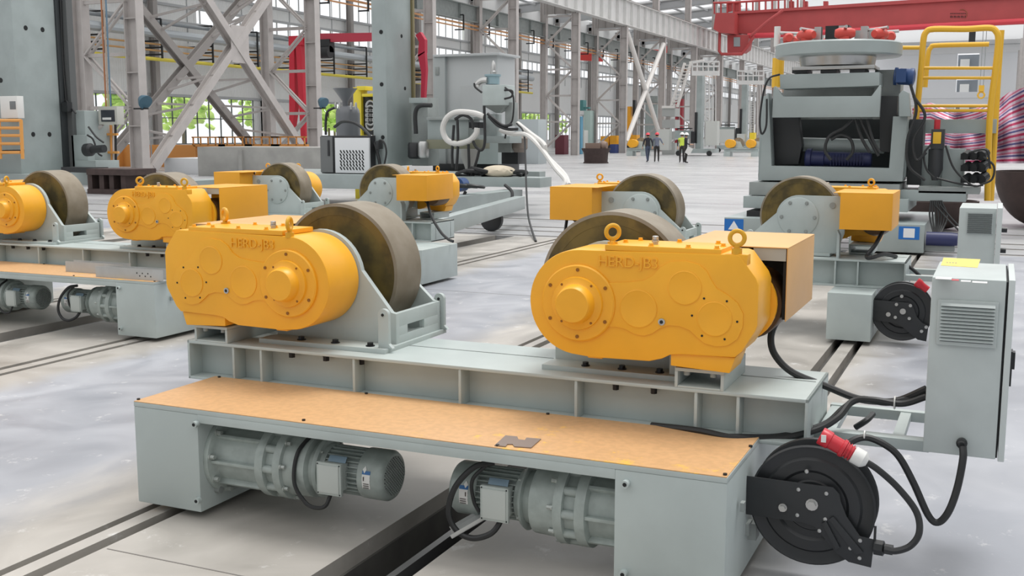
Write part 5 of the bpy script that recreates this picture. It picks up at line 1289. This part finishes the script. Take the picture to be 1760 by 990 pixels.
# ================================================================== people
def person(loc, heading, h, label, shirt, trousers, helmet, stride=.12, arms=None, vest=None, paper=False):
    t = thing('person', label, 'person', loc, None); t.rotation_euler = (0, 0, heading)
    s = h/1.75
    V = {'pelvis': (0, 0, .95), 'belly': (0, .0, 1.10), 'chest': (0, .01, 1.32), 'neck': (0, 0, 1.49), 'head': (0, .02, 1.60), 'crown': (0, .01, 1.70)}
    R = {'pelvis': .15, 'belly': .135, 'chest': .155, 'neck': .055, 'head': .088, 'crown': .06}
    Ed = [('pelvis', 'belly'), ('belly', 'chest'), ('chest', 'neck'), ('neck', 'head'), ('head', 'crown')]
    for sd_, sg in (('l', -1), ('r', 1)):
        f = stride*sg
        V.update({'hip'+sd_: (.09*sg, 0, .88), 'knee'+sd_: (.10*sg, .04+f*.6, .49), 'ankle'+sd_: (.10*sg, -.03+f*1.3, .085), 'toe'+sd_: (.11*sg, .13+f*1.3, .035),
                  'sho'+sd_: (.19*sg, 0, 1.41), 'elb'+sd_: (.26*sg, -.03-f*.5, 1.13), 'wri'+sd_: (.25*sg, .05-f, .90), 'palm'+sd_: (.25*sg, .07-f, .83)})
        if arms and sd_ in arms: V['elb'+sd_], V['wri'+sd_], V['palm'+sd_] = arms[sd_]
        R.update({'hip'+sd_: .095, 'knee'+sd_: .062, 'ankle'+sd_: .045, 'toe'+sd_: .035, 'sho'+sd_: .065, 'elb'+sd_: .045, 'wri'+sd_: .030, 'palm'+sd_: .032})
        Ed += [('pelvis', 'hip'+sd_), ('hip'+sd_, 'knee'+sd_), ('knee'+sd_, 'ankle'+sd_), ('ankle'+sd_, 'toe'+sd_), ('chest', 'sho'+sd_), ('sho'+sd_, 'elb'+sd_), ('elb'+sd_, 'wri'+sd_), ('wri'+sd_, 'palm'+sd_)]
        P = Vector(V['palm'+sd_]); D = (P-Vector(V['wri'+sd_])).normalized()
        for k in range(5):
            off = Vector((0, (k-2)*.017, 0)); L_ = (.045, .075, .085, .08, .06)[k]
            if k == 0: off = Vector((-.02*sg, .03, .02))
            V['f%d%s' % (k, sd_)] = tuple(P+off+D*L_); R['f%d%s' % (k, sd_)] = .009; Ed.append(('palm'+sd_, 'f%d%s' % (k, sd_)))
    keys = list(V); me = bpy.data.meshes.new('person_body'); me.from_pydata([Vector(V[k])*s for k in keys], [(keys.index(a), keys.index(b_)) for a, b_ in Ed], [])
    o = bpy.data.objects.new('person_body', me); COL.objects.link(o)
    sk = o.modifiers.new('skin', 'SKIN'); 
    for i, k in enumerate(keys):
        sv = me.skin_vertices[0].data[i]; sv.radius = (R[k]*s, R[k]*s*(.72 if k in ('belly', 'chest', 'pelvis') else 1)); sv.use_root = (k == 'pelvis')
    sb = o.modifiers.new('sub', 'SUBSURF'); sb.levels = 1
    dg = bpy.context.evaluated_depsgraph_get(); dg.update(); m2 = bpy.data.meshes.new_from_object(o.evaluated_get(dg)); bpy.data.objects.remove(o)
    for m_ in (shirt, trousers, SKN, BLK, vest or shirt): m2.materials.append(m_)
    for p in m2.polygons:
        c = p.center/s; p.use_smooth = True
        arm = abs(c.x) > .215
        wr = min((c-Vector(V['palm'+q])).length for q in 'lr')
        p.material_index = 3 if c.z < .10 else 2 if (c.z > 1.475 or wr < .13) else 1 if (c.z < .97 and not arm) else 4 if (vest and not arm and c.z > .98) else 0
    body = bpy.data.objects.new('body', m2); COL.objects.link(body); body.parent = t
    hd = Vector(V['head'])*s
    def loc_obj(nm, b, m_):
        me_ = bpy.data.meshes.new(nm); bmesh.ops.recalc_face_normals(b, faces=b.faces); b.to_mesh(me_); b.free(); me_.materials.append(m_)
        for p in me_.polygons: p.use_smooth = True
        q = bpy.data.objects.new(nm, me_); COL.objects.link(q); q.parent = t; return q
    b = bm_(); lathe(b, [(.155, 0), (.150, .01), (.125, .015), (.118, .06), (.085, .11), (.03, .135), (.002, .138)], hd+Vector((0, .01, .035)), hd+Vector((0, .01, 1)), 20); loc_obj('safety_helmet', b, helmet)
    b = bm_()
    for sg in (-1, 1): bmesh.ops.create_icosphere(b, subdivisions=1, radius=.018, matrix=Matrix.Translation(hd+Vector((.088*sg, 0, -.01))))
    bmesh.ops.create_icosphere(b, subdivisions=1, radius=.017, matrix=Matrix.Translation(hd+Vector((0, .095, -.02)))); loc_obj('face_features', b, SKN)
    b = bm_(); bmesh.ops.create_icosphere(b, subdivisions=2, radius=.094, matrix=Matrix.Translation(hd+Vector((0, -.012, .01)))); loc_obj('hair', b, mat('hair_black', (32, 28, 26), .7))
    return t
REDH = mat('helmet_red', (222, 66, 78), .35); WHH = mat('helmet_white', (236, 236, 234), .35)
NAV = mat('cloth_black', (44, 44, 52), .8); NVB = mat('cloth_navy', (66, 76, 98), .8); GSH = mat('cloth_grey', (118, 124, 140), .8); TRB = mat('cloth_dark', (48, 46, 46), .8); VST = mat('vest_lime', (214, 236, 90), .6)
VA = atan2(0, 1)
q = onz(1113, 278.5); person(q, radians(35), 1.70, 'person in black jacket and navy trousers with red safety helmet, walking', NAV, NVB, REDH, stride=.2)
q = onz(1128.5, 278.5); person(q, radians(15), 1.72, 'person in grey shirt and dark trousers with red safety helmet, walking', GSH, TRB, REDH, stride=.24, arms={'r': ((.30, -.02, 1.18), (.36, .16, 1.08), (.38, .22, 1.06))})
q = onz(1171.5, 279.5); person(q, radians(190), 1.72, 'person with white helmet and lime yellow safety vest, partly hidden by a companion', NAV, TRB, WHH, stride=.02, vest=VST)
q = onz(1178.0, 280.5); p4_ = person(q, radians(-70), 1.70, 'person in black clothes and white helmet holding a white sheet of paper', NAV, TRB, WHH, stride=.02, arms={'r': ((.26, .05, 1.12), (.20, .28, 1.08), (.19, .34, 1.08))})
q = onz(1183.5, 280.5); pp = ony(1184, 259, q.y-.35); b = bm_(); bx(b, pp.x-.16, pp.x+.16, pp.y-.004, pp.y+.004, pp.z-.2, pp.z+.2, Matrix.Translation(pp) @ Matrix.Rotation(.5, 4, 'Y') @ Matrix.Translation(-pp))
single('paper_sheet', b, WHT, 'white sheet of paper held by the person in black', 'paper')

# ================================================================== things far down the hall
def fx(name, label, cat, px, py, group=None): return thing(name, label, cat, onz(px, py, 0), group)
def gY(px, py): return onz(px, py, 0).y
# brown casting pot
Yk = gY(1017, 281); t = thing('casting_pot', 'dark brown flared iron pot with rusty gear housing on top, far floor', 'iron pot', onz(1017, 281))
q = onz(1017, 281); z_ = lambda py: ony(1017, py, Yk).z
rr = (ony(1038, 270, Yk).x-ony(998, 270, Yk).x)/2
b = bm_(); c0 = Vector((q.x, Yk+rr*1.0, 0)); lathe(b, [(rr*1.03, 0), (rr*1.03, .06), (rr*.96, .08), (rr, z_(263)), (rr*1.18, z_(257)), (rr*1.2, z_(255)), (rr*1.0, z_(256))], c0, c0+Vector((0,0,1)), 36); obj('pot_body', b, BRN, t)
b = bm_(); bx(b, q.x-.5, q.x+.35, Yk+rr*.4, Yk+rr*1.4, z_(256), z_(246)); lathe(b, [(.25, 0), (.28, .1), (.2, .3)], (q.x+.35, Yk+rr, z_(250.5)), (q.x+1, Yk+rr, z_(250.5)), 16); obj('gear_housing', b, mat('housing_rust', (138, 118, 106), .7), t)
# distant rotators
def far_rotator(px0, px1, pyb, gears, label):
    Y = gY((px0+px1)/2, pyb); t = thing('welding_rotator', label, 'welding rotator', onz((px0+px1)/2, pyb), 'distant yellow and grey rotators')
    z = lambda py: ony((px0+px1)/2, py, Y).z
    a, c = ony(px0, pyb, Y), ony(px1, pyb, Y)
    b = bm_(); bx(b, a.x, c.x, Y+.2, Y+.7, .35, .55); bx(b, a.x, c.x, Y+.1, Y+.8, .55, .6); obj('base_beam', b, GRY, t)
    for x_ in (a.x+.02, c.x-.5): b = bm_(); bx(b, x_, x_+.48, Y, Y+1.0, 0, .35); obj('end_box', b, GRY, t)
    for g0, g1 in gears:
        u, v = ony(g0, pyb, Y).x, ony(g1, pyb, Y).x; m_ = (u+v)/2; r_ = .33
        b = bm_(); prism(b, arc(u+r_, .95, r_, 90, 270, 10)+arc(v-r_, .95, r_*.9, -90, 90, 10), Y+.0, Y+.35); obj('gearbox', b, YEL, t, bev=.02)
        b = bm_(); cyl(b, (v+.1, Y+.45, .98), (v+.1, Y+.7, .98), .42, 28); obj('roller_wheel', b, WTR, t)
        b = bm_(); prism(b, [(v-.5, .6), (v+.5, .6), (v+.25, 1.1), (v-.1, 1.15)], Y+.38, Y+.43); obj('roller_bracket', b, GRY, t)
    return t
far_rotator(1076, 1112, 268, ((1078, 1096),), 'distant rotator with one yellow gearbox just left of the walking people')
far_rotator(1243, 1302, 269, ((1245, 1264), (1281, 1299)), 'distant rotator with two yellow gearboxes left of the big positioner')
# distant column manipulators
def far_manip(pxc, py0, pyb, label, deck, cabx, dark):
    Y = gY(pxc, pyb); t = thing('column_manipulator', label, 'manipulator', onz(pxc, pyb), 'distant column and boom manipulators')
    def B(nm, m_, x0, x1, y0, y1, dy=0, d=.8):
        a = ony(x0, y1, Y+dy); c = ony(x1, y0, Y+dy); b = bm_(); bx(b, a.x, c.x, Y+dy, Y+dy+d, max(a.z, .03), c.z); return obj(nm, b, m_, t)
    B('column_body', MAN, pxc-5, pxc+7, py0, pyb-8, 1.0, .9); B('guide_rail', BLK, pxc-7, pxc-2, pyb-75, pyb-22, .8, .2)
    B('platform_deck', MAN, deck[0], deck[1], pyb-12, pyb-5, 0, 2.6); B('boom_motor', BLK, pxc-13, pxc-6, pyb-42, pyb-22, .5, .6); B('boom', MAN, dark[0], dark[1], pyb-44, pyb-30, 1.0, .6); B('boom_slide', BLK, dark[0]+4, dark[1], pyb-48, pyb-46, .8, .4)
    for c_ in cabx: B('control_cabinet', c_[4], c_[0], c_[1], c_[2], c_[3], .4, .8)
    for x_ in (deck[0]+3, deck[1]-3):
        q = ony(x_, pyb, Y); b = bm_(); cyl(b, (q.x, Y-.1, .2), (q.x, Y+.1, .2), .2, 16); obj('platform_wheel', b, BLK, t)
    # cage ladder and top platform
    for x_ in (pxc+12, pxc+19): ptube(t, 'ladder_stile', LGT, ((x_, py0+4), (x_, pyb-16)), .05, Y+1.2, smooth=False, seg=6)
    b = bm_()
    for k in range(22):
        yy = py0+6+k*(pyb-26-py0)/22; p0, p1 = ony(pxc+12, yy, Y+1.2), ony(pxc+19, yy, Y+1.2); bar(b, p0, p1, .05)
    obj('ladder_rungs', b, LGT, t)
    for x_ in (pxc+25, pxc+30): ptube(t, 'cage_bar', LGT, ((x_-4, py0), (x_, py0+10), (x_, pyb-30)), .04, Y+.6, seg=6)
    b = bm_()
    for yy in (py0-22, py0-14, py0-2): p0, p1 = ony(pxc-10, yy, Y), ony(pxc+36, yy, Y); bar(b, p0, p1, .12 if yy < py0-3 else .35)
    for k in range(6): x_ = pxc-10+k*9.2; bar(b, ony(x_, py0-22, Y), ony(x_, py0-2, Y), .08)
    for yy in (py0-22, py0-14): bar(b, ony(pxc-10, yy, Y+2.5), ony(pxc+36, yy, Y+2.5), .12)
    multi('top_platform', b, LGT, t)
    return t
YCB = mat('cabinet_yellow', (244, 212, 50), .5); PGR = mat('cabinet_pale', (198, 200, 196), .5)
far_manip(1200, 128, 268, 'distant column manipulator with railed top platform, behind the vest wearer', (1163, 1222), ((1212, 1233, 208, 250, PGR), (1131, 1150, 222, 258, PGR)), (1160, 1188))
far_manip(1277, 144, 262, 'distant column manipulator with yellow cabinet, nearer the big positioner', (1232, 1300), ((1266, 1280, 230, 249, PGR), (1288, 1297, 228, 247, YCB), (1234, 1262, 222, 246, PGR)), (1235, 1262))
# white access stair with landing
Ys = gY(1150, 266); t = thing('access_stair', 'white steel stair sloping down to a grey plate platform, left of the distant manipulators', 'stair', onz(1150, 266))
for (a_, b_2) in (((1177, 108), (1153, 184)), ((1188, 106), (1164, 184))): 
    b = bm_(); bar(b, ony(*a_, Ys), ony(*b_2, Ys), .18); obj('stringer', b, TUB, t)
for k in range(13):
    f = k/13; b = bm_(); bar(b, ony(1176-24*f, 112+74*f, Ys), ony(1187-24*f, 112+74*f, Ys), .25, .06); obj('tread', b, TUB, t)
for k in range(4):
    a = ony(1138, 184+k*20, Ys); c = ony(1160, 200+k*20, Ys); b = bm_(); bx(b, a.x, c.x, Ys, Ys+1.5, c.z if k < 3 else 0, a.z-.08); obj('base_panel', b, mat('panel_mid', (170, 172, 170), .6), t)
b = bm_(); bar(b, ony(1185, 108, Ys), ony(1210, 104, Ys), .2); bar(b, ony(1160, 184, Ys), ony(1138, 184, Ys), .2); obj('landing', b, TUB, t)
# machines in the side aisle between the columns
def aisle(nm, label, cat, m_, px0, px1, py0, py1, Y, d=1.0, bev=.02):
    a = ony(px0, py1, Y); c = ony(px1, py0, Y); b = bm_(); bx(b, a.x, c.x, Y, Y+d, 0, c.z); return single(nm, b, m_, label, cat, bev=bev)
MRN = mat('maroon_paint', (104, 50, 60), .6)
aisle('maroon_cabinet', 'maroon cabinet standing between the legs of the fourth column', 'cabinet', MRN, 954, 970, 232, 268, 84)
aisle('pale_cabinet', 'pale grey machine cabinet behind the brown pot', 'cabinet', mat('cabinet_pale', (0,0,0)), 992, 1004, 224, 262, 88)
aisle('drill_column', 'pale green machine column between the fourth and fifth columns', 'machine column', mat('green_grey', (176, 196, 190), .5), 1003, 1015, 190, 262, 92)
aisle('blue_crate', 'dark blue crate low behind the fifth column', 'crate', mat('crate_blue', (52, 66, 118), .6), 1048, 1058, 248, 264, 92)
t = thing('yellow_machine', 'orange yellow machine block with dark openings behind the fifth column', 'machine', ony(1045, 262, 98))
pbx(t, 'machine_body', COV2, 1032, 1046, 234, 250, 98, .8); pbx(t, 'machine_body', COV2, 1048, 1060, 233, 249, 98, .8); pbx(t, 'machine_stand', DG, 1033, 1059, 250, 264, 98, .8)
t = thing('yellow_mast', 'orange yellow mast machine with black drive left of the white cross tubes', 'machine', ony(1080, 262, 100))
pbx(t, 'mast', COV2, 1076, 1083, 183, 262, 100, .6); pbx(t, 'mast_base', COV2, 1070, 1094, 232, 250, 99.6, 1.0); pbx(t, 'mast_drive', BLK, 1087, 1091, 172, 200, 100, .5); pbx(t, 'mast_foot', DG, 1070, 1094, 250, 266, 99.6, 1.2)
t = thing('teal_drill', 'teal green radial drill between the third and fourth columns', 'drill', ony(996, 262, 86))
TEAL = mat('teal_paint', (74, 128, 128), .5)
pbx(t, 'drill_column', mat('drill_blue', (96, 156, 184), .5), 993, 998, 200, 268, 86, .5); pbx(t, 'drill_head', TEAL, 991, 1002, 172, 190, 85.8, .8); pbx(t, 'drill_arm', TEAL, 990, 1012, 184, 187, 85.9, .4)
t = thing('red_frame', 'dark red steel frame behind the white access stair', 'steel frame', ony(1164, 262, 128))
pbx(t, 'frame_post', mat('frame_red', (170, 60, 70), .6), 1159, 1163, 172, 262, 128, .8); pbx(t, 'frame_post', mat('frame_red', (0,0,0)), 1167, 1171, 170, 262, 128, .8)
t = thing('press_machine', 'tall grey press between the sixth and seventh columns behind the white tubes', 'press', ony(1115, 262, 112))
pbx(t, 'press_frame', MAN, 1108, 1128, 175, 262, 112, 1.5); pbx(t, 'press_crown', GRD, 1106, 1130, 165, 176, 111.8, 1.8)
# worker in yellow, seen small beside the cupboard
t = thing('yellow_barrel', 'bright yellow barrel trolley just right of the pale grey cupboard', 'barrel', ony(930, 262, 60))
b = bm_(); q0 = ony(929, 252, 60); lathe(b, [(.22, 0), (.24, .05), (.24, .9), (.2, .95)], (q0.x, 60, 0.15), (q0.x, 60, 2), 16); obj('barrel_body', b, mat('barrel_yellow', (226, 220, 70), .5), t)
b = bm_(); bar(b, (q0.x-.2, 60, 0), (q0.x-.2, 60, 1.5), .06); bx(b, q0.x-.3, q0.x+.3, 59.8, 60.2, .05, .15); obj('barrel_trolley', b, BLU, t)
# hoist hook hanging behind the guard rail
t = thing('crane_hook', 'small yellow crane hook hanging on thin ropes behind the guard rail', 'crane hook', ony(1687, 160, YC+.4))
b = bm_(); p0 = ony(1687, 152, YC+.4); bx(b, p0.x-.25, p0.x+.25, p0.y-.2, p0.y+.2, p0.z-.3, p0.z+.3); torus(b, p0-Vector((0, 0, .65)), (0, 1, 0), .3, .09, 16, 6); obj('hook_block', b, YRL, t)
for dx in (-.15, .15): b = bm_(); cyl(b, (p0.x+dx, p0.y, p0.z+.3), (p0.x+dx, p0.y, ony(1687, 42, YC+.4).z), .03, 6); obj('hoist_rope', b, GRD, t)
b = bm_(); p1 = ony(1672, 45, YC+.4); bx(b, p1.x-.3, p1.x+.3, p1.y-.3, p1.y+.3, ony(1672, 72, YC+.4).z, p1.z+.2); obj('hoist_drum', b, BLK, t)
